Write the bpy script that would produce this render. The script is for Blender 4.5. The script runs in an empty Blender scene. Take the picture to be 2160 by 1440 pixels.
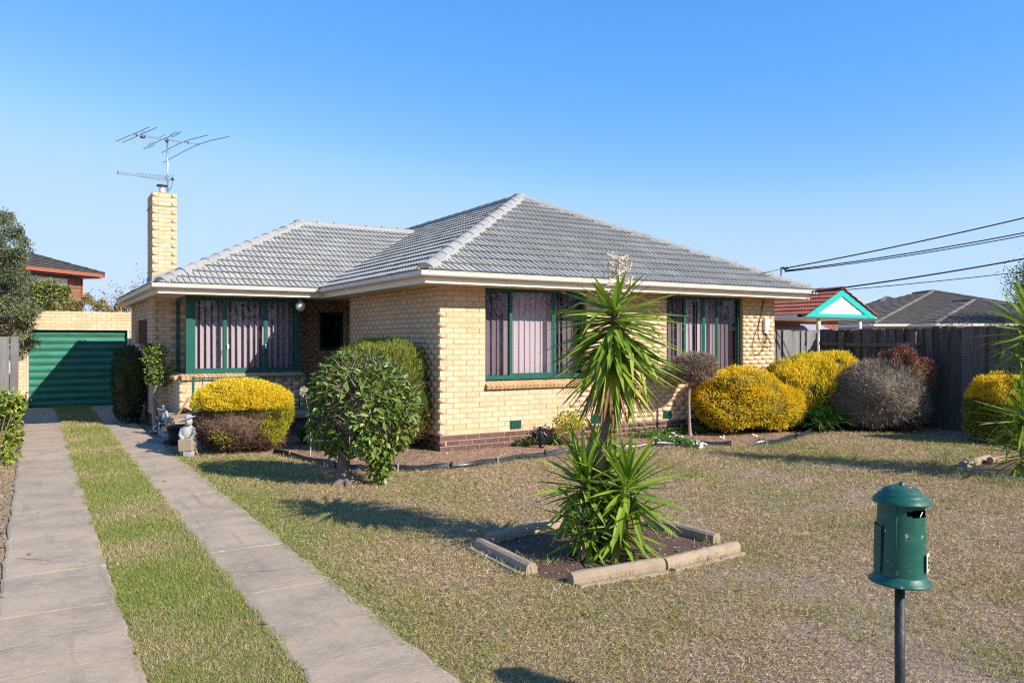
import bpy, bmesh, math, random
import numpy as np
from mathutils import Vector, Matrix

random.seed(7)
RNG = np.random.default_rng(11)
SC = bpy.context.scene
COL = SC.collection
R = math.radians

# ------------------------------------------------------------------ camera, sky, sun, exposure
H = 1.757
ANG = R(31.4)
FWD = Vector((math.sin(ANG), math.cos(ANG), 0))
RGT = Vector((math.cos(ANG), -math.sin(ANG), 0))
F = 1650.0
cd = bpy.data.cameras.new('camera')
cd.sensor_width = 36.0
cd.lens = 36.0 * F / 2160.0
cd.clip_start = 0.05
cd.clip_end = 3000
cam = bpy.data.objects.new('camera', cd)
cam.location = (0, 0, H)
cam.rotation_euler = (R(90), 0, -ANG)
COL.objects.link(cam)
SC.camera = cam

SUN_X, SUN_Y = -0.75, 1.45            # metres a shadow travels per metre of height
S_LEN = math.hypot(SUN_X, SUN_Y)
SUN_EL = math.atan2(1.0, S_LEN)
W = bpy.data.worlds.new('World')
SC.world = W
W.use_nodes = True
wn = W.node_tree
for n in list(wn.nodes):
    wn.nodes.remove(n)
sky = wn.nodes.new('ShaderNodeTexSky')
sky.sky_type = 'NISHITA'
sky.sun_disc = False
sky.sun_elevation = SUN_EL
sky.sun_rotation = math.atan2(-SUN_X, -SUN_Y)
sky.altitude = 0
sky.air_density = 1.0
sky.dust_density = 0.0
sky.ozone_density = 3.0
bg = wn.nodes.new('ShaderNodeBackground')
bg.inputs['Strength'].default_value = 0.125
out = wn.nodes.new('ShaderNodeOutputWorld')
def _scale(sock, k):
    n = wn.nodes.new('ShaderNodeVectorMath'); n.operation = 'SCALE'; n.inputs['Scale'].default_value = k
    wn.links.new(sock, n.inputs[0]); return n.outputs[0]
cu = wn.nodes.new('ShaderNodeRGBCurve')          # clear dry air: paler blue at the skyline, deeper blue above
for ci, pts_ in enumerate(([(0, 0), (.10, .044), (.16, .078), (.20, .110), (.235, .148), (.33, .262), (.6, .335), (1, .36)],
                           [(0, 0), (.18, .165), (.275, .243), (.35, .292), (.40, .330), (.485, .398), (.71, .445), (1, .46)],
                           [(0, 0), (.30, .42), (.473, .57), (.60, .605), (.75, .62), (1, .63)])):
    c_ = cu.mapping.curves[ci]
    c_.points[0].location = pts_[0]; c_.points[1].location = pts_[-1]
    for p_ in pts_[1:-1]: c_.points.new(*p_)
cu.mapping.update()
wn.links.new(_scale(sky.outputs[0], 1 / 8), cu.inputs['Color'])
wn.links.new(_scale(cu.outputs[0], 8), bg.inputs[0])
wn.links.new(bg.outputs[0], out.inputs[0])

sl = bpy.data.lights.new('sun', 'SUN')
sl.energy = 4.3
sl.angle = R(0.5)
sl.color = (1.0, 0.93, 0.82)
sun = bpy.data.objects.new('sun', sl)
sun.rotation_euler = Vector((-SUN_X, -SUN_Y, 1)).to_track_quat('Z', 'Y').to_euler()
sun.location = (20, -30, 30)
COL.objects.link(sun)

SC.view_settings.view_transform = 'Standard'
SC.view_settings.look = 'None'
SC.view_settings.gamma = 1
SC.view_settings.use_curve_mapping = False
SC.view_settings.exposure = 0.8
SC.cycles.use_denoising = False
SC.cycles.filter_width = 1.2

# ------------------------------------------------------------------ helpers
def P(px, py, d):
    lat = (px - 1080) / F * d
    v = FWD * d + RGT * lat
    return Vector((v.x, v.y, H - (py - 720) / F * d))

def G(px, py):
    p = P(px, py, F * H / (py - 720))
    p.z = 0
    return p

def depth(x, y):
    return x * FWD.x + y * FWD.y

def project(x, y, z):
    d = depth(x, y)
    l = x * RGT.x + y * RGT.y
    return 1080 + F * l / max(d, 1e-3), 720 - F * (z - H) / max(d, 1e-3), d

def tag(o, label=None, cat=None, group=None, kind=None):
    if label: o['label'] = label
    if cat: o['category'] = cat
    if group: o['group'] = group
    if kind: o['kind'] = kind
    return o

def thing(name, label, cat, loc=(0, 0, 0), group=None):
    o = bpy.data.objects.new(name, None)
    o.location = loc
    o.empty_display_size = 0.2
    COL.objects.link(o)
    return tag(o, label, cat, group)

def mesh(name, verts, faces, mat=None, smooth=False):
    me = bpy.data.meshes.new(name)
    me.from_pydata([tuple(v) for v in verts], [], [tuple(f) for f in faces])
    if mat: me.materials.append(mat)
    if smooth: me.shade_smooth()
    me.update()
    return me

def np_mesh(name, verts, faces, mats, midx=None, smooth=False):
    """verts (n,3) array, faces (m,k) array all of one arity"""
    me = bpy.data.meshes.new(name)
    nv, (nf, k) = len(verts), faces.shape
    me.vertices.add(nv)
    me.vertices.foreach_set('co', np.ascontiguousarray(verts, np.float32).ravel())
    me.loops.add(nf * k)
    me.loops.foreach_set('vertex_index', np.ascontiguousarray(faces, np.int32).ravel())
    me.polygons.add(nf)
    me.polygons.foreach_set('loop_start', np.arange(0, nf * k, k, dtype=np.int32))
    me.polygons.foreach_set('loop_total', np.full(nf, k, np.int32))
    for m in (mats if isinstance(mats, (list, tuple)) else [mats]):
        me.materials.append(m)
    if midx is not None:
        me.polygons.foreach_set('material_index', np.ascontiguousarray(midx, np.int32))
    me.update(calc_edges=True)
    if smooth: me.shade_smooth()
    return me

def add(name, me, parent=None, M=None, kind=None, label=None):
    """link an object whose matrix M (default identity) is a WORLD matrix; parts keep their place under the parent"""
    o = bpy.data.objects.new(name, me)
    if parent is not None:
        o.parent = parent
        pw = PW.get(parent.name)
        if pw is None:
            pw = Matrix.Translation(parent.location) if parent.parent is None else Matrix.Identity(4)
            PW[parent.name] = pw
        o.matrix_parent_inverse = pw.inverted()
    if M is not None:
        o.matrix_basis = M
    COL.objects.link(o)
    PW[o.name] = M.copy() if M is not None else Matrix.Identity(4)
    if kind: o['kind'] = kind
    if label: o['label'] = label
    return o
PW = {}

def solo(name, me, label, cat, group=None, kind=None, loc=None):
    """a thing that is one mesh: origin moved to its base"""
    vs = np.empty(len(me.vertices) * 3, np.float32)
    me.vertices.foreach_get('co', vs)
    vs = vs.reshape(-1, 3)
    if loc is None:
        lo, hi = vs.min(0), vs.max(0)
        loc = ((lo[0] + hi[0]) / 2, (lo[1] + hi[1]) / 2, lo[2])
    vs -= np.array(loc, np.float32)
    me.vertices.foreach_set('co', vs.ravel())
    me.update()
    o = bpy.data.objects.new(name, me)
    o.location = loc
    COL.objects.link(o)
    PW[o.name] = Matrix.Translation(loc)
    return tag(o, label, cat, group, kind)

class MB:
    """collects shapes in world space, becomes one mesh"""
    def __init__(s):
        s.v, s.f = [], []
    def poly(s, pts):
        i = len(s.v)
        s.v += [Vector(p) for p in pts]
        s.f.append(tuple(range(i, i + len(pts))))
    def grid(s, rows, closed=False, caps=False):
        i, n = len(s.v), len(rows[0])
        for r in rows: s.v += [Vector(p) for p in r]
        for a in range(len(rows) - 1):
            for b in range(n if closed else n - 1):
                c = (b + 1) % n
                s.f.append((i + a * n + b, i + a * n + c, i + (a + 1) * n + c, i + (a + 1) * n + b))
        if caps:
            s.f.append(tuple(i + k for k in reversed(range(n))))
            s.f.append(tuple(i + (len(rows) - 1) * n + k for k in range(n)))
    def box(s, lo, hi, M=None, bev=0.0):
        x0, y0, z0 = lo; x1, y1, z1 = hi
        i = len(s.v)
        if bev <= 0:
            pts = [(x0,y0,z0),(x1,y0,z0),(x1,y1,z0),(x0,y1,z0),(x0,y0,z1),(x1,y0,z1),(x1,y1,z1),(x0,y1,z1)]
            fs = [(3,2,1,0),(4,5,6,7),(0,1,5,4),(1,2,6,5),(2,3,7,6),(3,0,4,7)]
        else:
            b = bev
            pts = []
            for z, q in ((z0, b), (z0 + b, 0), (z1 - b, 0), (z1, b)):
                pts += [(x0+q,y0+b if q==0 else y0+b,z)] if False else []
                k = b
                if q:
                    pts += [(x0+k,y0+k,z),(x1-k,y0+k,z),(x1-k,y1-k,z),(x0+k,y1-k,z)]
                else:
                    pts += [(x0,y0,z),(x1,y0,z),(x1,y1,z),(x0,y1,z)]
            fs = [(3,2,1,0),(12,13,14,15)]
            for a in range(3):
                for c in range(4):
                    d = (c + 1) % 4
                    fs.append((a*4+c, a*4+d, a*4+4+d, a*4+4+c))
        for p in pts:
            p = Vector(p)
            s.v.append(M @ p if M is not None else p)
        s.f += [tuple(i + k for k in f) for f in fs]
    def tube(s, pts, rad, n=8, caps=True):
        pts = [Vector(p) for p in pts]
        if not isinstance(rad, (list, tuple)): rad = [rad] * len(pts)
        rows = []
        ref = None
        for k, p in enumerate(pts):
            t = (pts[min(k + 1, len(pts) - 1)] - pts[max(k - 1, 0)]).normalized()
            if ref is None:
                ref = t.orthogonal().normalized()
            a = (ref - t * ref.dot(t))
            a = a.normalized() if a.length > 1e-6 else t.orthogonal().normalized()
            ref = a
            b = t.cross(a)
            rows.append([p + (a * math.cos(2 * math.pi * j / n) + b * math.sin(2 * math.pi * j / n)) * rad[k] for j in range(n)])
        s.grid(rows, closed=True, caps=caps)
    def lathe(s, prof, c, n=24, M=None, sx=1.0, sy=1.0):
        rows = []
        for r, z in prof:
            row = []
            for j in range(n):
                a = 2 * math.pi * j / n
                p = Vector((r * math.cos(a) * sx, r * math.sin(a) * sy, z))
                row.append((M @ p if M is not None else p) + Vector(c))
            rows.append(row)
        s.grid(rows, closed=True, caps=True)
    def ball(s, c, r, n=12, m=8, M=None):
        if not isinstance(r, (tuple, list)): r = (r, r, r)
        rows = []
        for k in range(1, m):
            th = math.pi * k / m
            row = []
            for j in range(n):
                a = 2 * math.pi * j / n
                p = Vector((r[0]*math.sin(th)*math.cos(a), r[1]*math.sin(th)*math.sin(a), -r[2]*math.cos(th)))
                row.append((M @ p if M is not None else p) + Vector(c))
            rows.append(row)
        s.grid(rows, closed=True, caps=True)
    def mesh(s, name, mat, smooth=False, recalc=False):
        me = mesh(name, s.v, s.f, mat, smooth)
        if recalc:
            bm = bmesh.new(); bm.from_mesh(me)
            bmesh.ops.recalc_face_normals(bm, faces=bm.faces)
            bm.to_mesh(me); bm.free()
        return me
    def part(s, name, mat, parent, smooth=False, kind=None, label=None):
        return add(name, s.mesh(name, mat, smooth), parent, kind=kind, label=label)
    def solo(s, name, mat, label, cat, group=None, kind=None, smooth=False):
        return solo(name, s.mesh(name, mat, smooth), label, cat, group, kind)

# ------------------------------------------------------------------ materials
def _rand(nt):
    g = nt.nodes.new('ShaderNodeNewGeometry')
    oi = nt.nodes.new('ShaderNodeObjectInfo')
    a = nt.nodes.new('ShaderNodeMath'); a.operation = 'ADD'
    f = nt.nodes.new('ShaderNodeMath'); f.operation = 'FRACT'
    nt.links.new(g.outputs['Random Per Island'], a.inputs[0])
    nt.links.new(oi.outputs['Random'], a.inputs[1])
    nt.links.new(a.outputs[0], f.inputs[0])
    return f.outputs[0]

def _ramp(nt, fac, stops):
    r = nt.nodes.new('ShaderNodeValToRGB')
    e = r.color_ramp.elements
    while len(e) < len(stops): e.new(0.5)
    for k, (p, c) in enumerate(stops):
        e[k].position = p
        e[k].color = (*c, 1)
    nt.links.new(fac, r.inputs[0])
    return r.outputs[0]

def _noise(nt, scale, detail=4, rough=0.55, dist=0.0, stretch=None, coord='pos'):
    if coord == 'pos':
        c = nt.nodes.new('ShaderNodeNewGeometry').outputs['Position']
    else:
        c = nt.nodes.new('ShaderNodeTexCoord').outputs['Object']
    if stretch:
        mp = nt.nodes.new('ShaderNodeMapping')
        mp.inputs['Scale'].default_value = stretch
        nt.links.new(c, mp.inputs[0]); c = mp.outputs[0]
    n = nt.nodes.new('ShaderNodeTexNoise')
    n.inputs['Scale'].default_value = scale
    n.inputs['Detail'].default_value = detail
    n.inputs['Roughness'].default_value = rough
    n.inputs['Distortion'].default_value = dist
    nt.links.new(c, n.inputs['Vector'])
    return n.outputs['Fac']

def _mix(nt, fac, a, b, mode='MIX'):
    m = nt.nodes.new('ShaderNodeMix'); m.data_type = 'RGBA'; m.blend_type = mode
    for sock, v in ((m.inputs['Factor'], fac), (m.inputs['A'], a), (m.inputs['B'], b)):
        if isinstance(v, (int, float)): sock.default_value = v
        elif isinstance(v, tuple): sock.default_value = (*v, 1)
        else: nt.links.new(v, sock)
    return m.outputs['Result']

def mat(name, stops, rough=0.8, noise=None, noise2=None, bump=None, spec=0.4, metal=0.0, trans=0.0, tcol=None, coat=0.0, rough_noise=None, noise3=None):
    """stops: colours spread over the per-piece random; noise: (scale, amount, colour[, stretch]) mixed over; bump: (scale, strength[, stretch])"""
    m = bpy.data.materials.new(name); m.use_nodes = True
    nt = m.node_tree
    b = nt.nodes['Principled BSDF']
    if isinstance(stops[0], (int, float)): stops = [stops]
    if len(stops) == 1:
        rgb = nt.nodes.new('ShaderNodeRGB'); rgb.outputs[0].default_value = (*stops[0], 1)
        c = rgb.outputs[0]
    else:
        c = _ramp(nt, _rand(nt), [(k / (len(stops) - 1), s) for k, s in enumerate(stops)])
    for nz in (noise, noise2, noise3):
        if nz:
            f = _noise(nt, nz[0], 5, 0.6, stretch=nz[3] if len(nz) > 3 else None)
            lo, hi = (nz[4] if len(nz) > 4 else (0.42, 0.66))
            mr = nt.nodes.new('ShaderNodeMapRange')
            mr.inputs['From Min'].default_value = lo; mr.inputs['From Max'].default_value = hi
            mr.inputs['To Max'].default_value = nz[1]
            nt.links.new(f, mr.inputs['Value'])
            c = _mix(nt, mr.outputs[0], c, nz[2])
    nt.links.new(c, b.inputs['Base Color'])
    b.inputs['Roughness'].default_value = rough
    b.inputs['Specular IOR Level'].default_value = spec
    b.inputs['Metallic'].default_value = metal
    if coat: b.inputs['Coat Weight'].default_value = coat
    if rough_noise:
        f = _noise(nt, rough_noise[0], 4)
        mr = nt.nodes.new('ShaderNodeMapRange')
        mr.inputs['From Min'].default_value = 0.35; mr.inputs['From Max'].default_value = 0.65
        mr.inputs['To Min'].default_value = rough_noise[1]; mr.inputs['To Max'].default_value = rough_noise[2]
        nt.links.new(f, mr.inputs['Value']); nt.links.new(mr.outputs[0], b.inputs['Roughness'])
    if bump:
        f = _noise(nt, bump[0], 5, 0.6, stretch=bump[2] if len(bump) > 2 else None)
        bp = nt.nodes.new('ShaderNodeBump')
        bp.inputs['Strength'].default_value = bump[1]
        bp.inputs['Distance'].default_value = 0.02
        nt.links.new(f, bp.inputs['Height'])
        nt.links.new(bp.outputs[0], b.inputs['Normal'])
    if trans:
        t = nt.nodes.new('ShaderNodeBsdfTranslucent')
        if tcol: 
            nt.links.new(_mix(nt, 0.6, c, tcol), t.inputs[0])
        else:
            nt.links.new(c, t.inputs[0])
        ms = nt.nodes.new('ShaderNodeMixShader'); ms.inputs[0].default_value = trans
        nt.links.new(b.outputs[0], ms.inputs[1]); nt.links.new(t.outputs[0], ms.inputs[2])
        nt.links.new(ms.outputs[0], nt.nodes['Material Output'].inputs[0])
    return m

def glass_mat(name, tint, rough=0.0):
    m = bpy.data.materials.new(name); m.use_nodes = True
    nt = m.node_tree
    nt.nodes.remove(nt.nodes['Principled BSDF'])
    t = nt.nodes.new('ShaderNodeBsdfTransparent'); t.inputs[0].default_value = (*tint, 1)
    g = nt.nodes.new('ShaderNodeBsdfGlossy'); g.inputs['Roughness'].default_value = rough
    fr = nt.nodes.new('ShaderNodeFresnel'); fr.inputs[0].default_value = 1.5
    ms = nt.nodes.new('ShaderNodeMixShader')
    nt.links.new(fr.outputs[0], ms.inputs[0])
    nt.links.new(t.outputs[0], ms.inputs[1]); nt.links.new(g.outputs[0], ms.inputs[2])
    nt.links.new(ms.outputs[0], nt.nodes['Material Output'].inputs[0])
    return m

M = {}
M['brick'] = mat('cream_brick', [(.62,.41,.235),(.68,.465,.28),(.72,.51,.325),(.70,.49,.305),(.66,.44,.255),(.74,.545,.36)], 0.88, noise=(9, .3, (.52,.36,.21)), noise2=(60, .3, (.73,.60,.44), None, (.5,.75)), noise3=(.9, .35, (.47,.33,.20), (1,1,.6), (.52,.72)), bump=(70, .12))
M['sill'] = mat('sill_brick', [(.48,.28,.13),(.56,.34,.17),(.62,.41,.23)], 0.85, noise=(25, .35, (.42,.26,.13)), bump=(70, .15))
M['brown'] = mat('brown_brick', [(.095,.045,.040),(.13,.062,.052),(.08,.040,.037),(.15,.072,.058)], 0.6, noise=(20, .5, (.15,.10,.09)), bump=(60, .3))
M['mortar'] = mat('mortar', (.49,.315,.195), 0.95, noise=(14, .5, (.41,.26,.155)))
M['green'] = mat('green_paint', (.009,.092,.068), 0.38, noise=(6, .35, (.02,.13,.10)), bump=(40, .05))
M['door_green'] = mat('door_green', [(.018,.158,.095),(.021,.175,.106),(.016,.145,.088)], 0.38, noise=(3, .5, (.05,.25,.165), (1,1,4)), noise2=(40, .35, (.20,.26,.20), (.3,.3,6), (.6,.8)))
M['cream'] = mat('cream_paint', (.74,.67,.56), 0.45, noise=(4, .25, (.62,.53,.42)), noise2=(30, .2, (.5,.42,.33), (1,1,3), (.55,.75)))
M['soffit'] = mat('soffit_paint', (.66,.52,.36), 0.7, noise=(3, .3, (.58,.44,.3)))
M['tile'] = mat('roof_tile', [(.34,.338,.312),(.39,.386,.358),(.45,.442,.408),(.355,.352,.325),(.415,.408,.378)], 0.78, noise=(3, .5, (.29,.287,.26)), noise2=(45, .3, (.22,.215,.19), None, (.56,.74)), noise3=(.8, .35, (.36,.345,.30), None, (.48,.7)), spec=.2, bump=(90, .12))
M['ridge'] = mat('ridge_tile', [(.29,.284,.268),(.35,.342,.322),(.32,.313,.295)], 0.65, noise=(8, .4, (.27,.27,.265)), bump=(60, .2))
M['pointing'] = mat('ridge_pointing', (.33,.325,.31), 0.9, noise=(16, .5, (.24,.235,.22)), bump=(40, .4))
M['nose'] = mat('tile_gap_shade_lichen', [(.15,.14,.12),(.19,.178,.152),(.12,.112,.098)], 0.95)  # tile front edges: shadow of the course gap painted in, with lichen stain
M['deck'] = mat('roof_deck', (.035,.033,.03), 0.95)
M['concrete'] = mat('concrete', [(.43,.32,.215),(.46,.345,.235),(.39,.295,.20),(.445,.33,.225)], 0.92, noise=(1.7, .8, (.27,.21,.15), (1,1.4,1), (.42,.66)), noise2=(19, .6, (.53,.42,.30), (1,3.4,1), (.46,.66)), noise3=(3.2, .5, (.20,.16,.125), (2.4,.22,1), (.56,.72)), bump=(190, .4))
M['joint'] = mat('joint_dirt', (.17,.13,.10), 0.95)
M['edging'] = mat('concrete_edging', [(.40,.30,.20),(.44,.335,.225),(.37,.28,.19)], 0.9, noise=(8, .6, (.28,.205,.135)), noise2=(90, .5, (.48,.39,.28), None, (.5,.7)), bump=(140, .6))
M['soil'] = mat('bed_soil', (.335,.205,.13), 0.95, noise=(3, .7, (.22,.13,.085)), noise2=(40, .6, (.42,.29,.2), None, (.45,.65)), bump=(45, 1.0))
M['darksoil'] = mat('dark_soil', (.13,.075,.05), 0.95, noise=(5, .6, (.2,.12,.08)), noise2=(60, .5, (.08,.05,.035), None, (.45,.65)), bump=(60, 1.0))
M['lawn'] = mat('lawn_soil', (.44,.315,.215), 0.95, noise=(1.1, .7, (.29,.215,.125)), noise2=(28, .75, (.13,.09,.055), None, (.40,.62)), bump=(70, 1.0))
M['straw'] = mat('straw_blade', [(.40,.27,.155),(.62,.455,.285),(.76,.60,.41),(.54,.38,.22),(.35,.235,.14),(.26,.16,.09),(.68,.49,.26)], 0.8, trans=0.2)
M['olive'] = mat('olive_blade', [(.27,.25,.06),(.40,.34,.10),(.50,.405,.14),(.24,.22,.055)], 0.7, trans=0.25)
M['lush'] = mat('lush_blade', [(.13,.21,.03),(.22,.30,.055),(.31,.36,.085),(.17,.25,.04)], 0.6, trans=0.3)
M['wood'] = mat('grey_paling', [(.16,.155,.15),(.23,.22,.21),(.28,.27,.26),(.20,.185,.17),(.25,.235,.215)], 0.9, noise=(9, .6, (.11,.10,.095), (6,6,.35)), noise2=(2.2, .45, (.31,.30,.29), (2,2,.5), (.5,.7)), bump=(30, .7, (5,5,.25)))
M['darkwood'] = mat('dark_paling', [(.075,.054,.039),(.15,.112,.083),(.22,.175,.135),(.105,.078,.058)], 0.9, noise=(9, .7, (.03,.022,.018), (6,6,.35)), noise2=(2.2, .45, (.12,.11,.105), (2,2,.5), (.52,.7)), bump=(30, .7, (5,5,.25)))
M['blind'] = mat('blind_fabric', [(.70,.585,.635),(.74,.62,.665),(.66,.555,.61)], 0.9)
M['sheer'] = mat('sheer_curtain', [(.30,.31,.40),(.36,.36,.44)], 0.9, noise=(40, .3, (.2,.2,.3)))
M['glass'] = glass_mat('clear_glass', (.86,.86,.87))
M['screen'] = glass_mat('screened_glass', (.50,.49,.51))
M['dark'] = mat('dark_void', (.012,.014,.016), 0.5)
M['black'] = mat('black_plastic', (.018,.02,.022), 0.35, noise=(12, .4, (.05,.05,.05)), bump=(8, .15))
M['metal'] = mat('aluminium', (.72,.73,.75), 0.32, metal=0.9)
M['darkmetal'] = mat('dark_metal', (.10,.10,.11), 0.5, metal=0.6)
M['white'] = mat('white_paint', (.80,.80,.78), 0.5, noise=(6, .15, (.68,.67,.63)))
M['post'] = mat('grey_post', (.020,.022,.025), 0.5, noise=(18, .5, (.07,.075,.08), (3,3,1), (.5,.7)), noise2=(25, .7, (.13,.045,.025), (2,2,1), (.62,.72)), bump=(60, .25))
M['mailbox'] = mat('mailbox_green', (.010,.085,.06), 0.4, noise=(9, .5, (.02,.115,.085)), noise2=(30, .85, (.42,.47,.44), None, (.655,.69)), bump=(70, .08), rough_noise=(14, .28, .6), noise3=(11, .8, (.12,.075,.05), (1,1,.5), (.66,.70)))
M['plate'] = mat('cream_plate', (.72,.66,.42), 0.5)
M['ink'] = mat('black_ink', (.02,.02,.02), 0.6)
M['cable'] = mat('black_cable', (.012,.012,.014), 0.6)
M['bark'] = mat('grey_bark', (.20,.16,.13), 0.95, noise=(14, .6, (.10,.075,.06), (2,2,.6)), bump=(22, .9, (2,2,.5)))
M['palebark'] = mat('pale_bark', (.33,.27,.22), 0.95, noise=(14, .6, (.19,.15,.12), (2,2,.8)), bump=(30, .7, (2,2,.5)))
M['yuccabark'] = mat('yucca_bark', (.25,.19,.14), 0.95, noise=(26, .7, (.12,.09,.065), (1,1,3)), bump=(26, 1.0, (1,1,3)))
M['twig'] = mat('brown_twig', [(.10,.055,.035),(.16,.09,.06),(.20,.125,.085),(.13,.075,.05)], 0.9)
M['drytwig'] = mat('dry_twig', [(.12,.095,.062),(.19,.155,.11),(.25,.205,.15),(.15,.12,.08)], 0.9)
M['greytwig'] = mat('grey_twig', [(.19,.14,.10),(.28,.215,.16),(.35,.28,.21),(.22,.165,.12)], 0.9)
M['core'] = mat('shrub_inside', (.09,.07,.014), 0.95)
M['gold'] = mat('gold_sprig', [(.84,.59,.02),(.88,.66,.03),(.90,.73,.055),(.78,.58,.025),(.87,.65,.03)], 0.7, trans=0.4)
M['goldgreen'] = mat('gold_green_sprig', [(.26,.28,.02),(.42,.40,.025),(.54,.48,.03),(.32,.33,.025)], 0.7, trans=0.3)
M['goldorange'] = mat('amber_sprig', [(.80,.53,.014),(.86,.61,.022),(.88,.67,.035),(.72,.50,.016),(.84,.58,.022)], 0.7, trans=0.45)
M['conifer'] = mat('conifer_sprig', [(.10,.13,.02),(.16,.18,.03),(.22,.22,.04),(.13,.14,.025)], 0.8, trans=0.2)
M['glossy'] = mat('glossy_leaf', [(.07,.12,.018),(.11,.18,.025),(.16,.23,.035),(.085,.14,.02),(.21,.26,.045),(.13,.19,.03)], 0.36, spec=0.45, trans=0.15, tcol=(.25,.35,.04))
M['redleaf'] = mat('red_leaf', [(.22,.055,.025),(.30,.09,.035)], 0.5, trans=0.2)
M['paleleaf'] = mat('pale_leaf', [(.30,.34,.05),(.42,.44,.07),(.22,.28,.04)], 0.5, trans=0.3)
M['darkleaf'] = mat('dark_leaf', [(.025,.055,.018),(.04,.075,.022),(.055,.09,.03)], 0.55, trans=0.15)
M['treeleaf'] = mat('grey_green_leaf', [(.08,.115,.055),(.12,.15,.075),(.16,.185,.09),(.10,.13,.05)], 0.6, trans=0.2)
M['drygreen'] = mat('dry_green_leaf', [(.22,.20,.06),(.30,.25,.10),(.16,.17,.05),(.36,.28,.13)], 0.7, trans=0.2)
M['rust'] = mat('rust_leaf', [(.26,.13,.05),(.32,.18,.07),(.20,.12,.05)], 0.8, trans=0.2)
M['redbrown'] = mat('red_brown_seed', [(.20,.05,.035),(.28,.08,.05),(.33,.12,.08)], 0.8)
M['yucca'] = mat('yucca_leaf', [(.13,.215,.02),(.20,.30,.03),(.27,.37,.045),(.16,.25,.025)], 0.46, noise=(3, .35, (.32,.40,.06)), trans=0.25, spec=.3, tcol=(.35,.5,.04))
M['yuccayellow'] = mat('yucca_leaf_yellow', [(.38,.37,.035),(.52,.40,.03),(.32,.34,.035),(.58,.38,.03)], 0.45, noise=(4, .5, (.16,.22,.03)), trans=0.22)
M['yuccadry'] = mat('yucca_leaf_dry', [(.24,.14,.06),(.33,.21,.10),(.18,.10,.045)], 0.8, trans=0.1)
M['straws'] = mat('dried_flower', [(.62,.48,.33),(.72,.58,.42)], 0.9)
M['flower'] = mat('white_flower', [(.75,.73,.70),(.82,.80,.78)], 0.8, trans=0.2)
M['statue'] = mat('weathered_concrete', (.42,.41,.39), 0.9, noise=(14, .6, (.27,.27,.27)), noise2=(60, .4, (.52,.5,.46), None, (.5,.7)), bump=(60, .6))
M['rustpot'] = mat('terracotta', (.36,.15,.06), 0.85, noise=(20, .4, (.25,.12,.06)))
M['handle'] = mat('wooden_handle', (.33,.20,.13), 0.8, noise=(20, .4, (.22,.13,.09), (1,1,.3)))
M['redbrick'] = None
# ------------------------------------------------------------------ ground (large structure first)
g = MB()
g.poly([(-600, -600, 0), (600, -600, 0), (600, 900, 0), (-600, 900, 0)])
tag(add('ground', g.mesh('ground', M['lawn'])), kind='structure')

# ------------------------------------------------------------------ bricks and walls
CUBE = [(-.5,-.5,-.5),(.5,-.5,-.5),(.5,.5,-.5),(-.5,.5,-.5),(-.5,-.5,.5),(.5,-.5,.5),(.5,.5,.5),(-.5,.5,.5)]
CUBE_F = [(3,2,1,0),(4,5,6,7),(0,1,5,4),(1,2,6,5),(2,3,7,6),(3,0,4,7)]

def cube_mesh(name, m):
    return mesh(name, CUBE, CUBE_F, m)

def join_cubes(name, mats, m):
    base = np.array(CUBE)
    V = np.concatenate([base @ np.array(x.to_3x3()).T + np.array(x.translation) for x in mats])
    fa = np.array(CUBE_F)
    Fc = np.concatenate([fa + 8 * k for k in range(len(mats))])
    return np_mesh(name, V, Fc, m)

def box_matrix(c, u, n, su, sn, sz, up=Vector((0, 0, 1))):
    return Matrix(((u.x * su, n.x * sn, up.x * sz, c.x), (u.y * su, n.y * sn, up.y * sz, c.y), (u.z * su, n.z * sn, up.z * sz, c.z), (0, 0, 0, 1)))

PITCH_Z = 0.086

def lay_bricks(P0, u, n, L, z0, z1, holes=(), s_even=0.0, s_odd=0.12, e_even=0.0, e_odd=0.0, rnd=random, thick=0.10, k0=0, corner=-.0045):
    """running bond on the face that starts at P0 and runs along u with outward normal n; -> [(matrix, course, z)]"""
    res = []
    k = k0
    while True:
        za = k * PITCH_Z
        zb = za + 0.076
        if za >= z1 - 0.03: break
        if zb <= z0 + 0.02:
            k += 1; continue
        za, zb = max(za, z0), min(zb, z1)
        even = k % 2 == 0
        s = s_even if even else s_odd
        e = L - (e_even if even else e_odd)
        free = [(s, e)]
        for (a, b, c, d) in holes:
            if zb > c + 0.01 and za < d - 0.01:
                nf = []
                for (p, q) in free:
                    if b <= p or a >= q: nf.append((p, q))
                    else:
                        if a > p: nf.append((p, a - 0.004))
                        if b < q: nf.append((b + 0.004, q))
                free = nf
        x = s if even or s_odd > 0.05 else s
        if not even and s_odd < 0.05 and s_even < 0.05: x = s - 0.12
        while x < e:
            for (p, q) in free:
                a, b = max(x, p), min(x + 0.23, q)
                if b - a > 0.035:
                    if a < .001: a = corner
                    j = rnd.uniform(-.0018, .0022)
                    c = P0 + u * ((a + b) / 2) + n * (0.0045 - thick / 2 + j)
                    c.z = (za + zb) / 2 + rnd.uniform(-.0012, .0012)
                    res.append((box_matrix(c, u, n, b - a - rnd.uniform(0, .003), thick, zb - za - rnd.uniform(0, .0025)), k, c.z))
            x += 0.24
        k += 1
    return res

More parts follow.
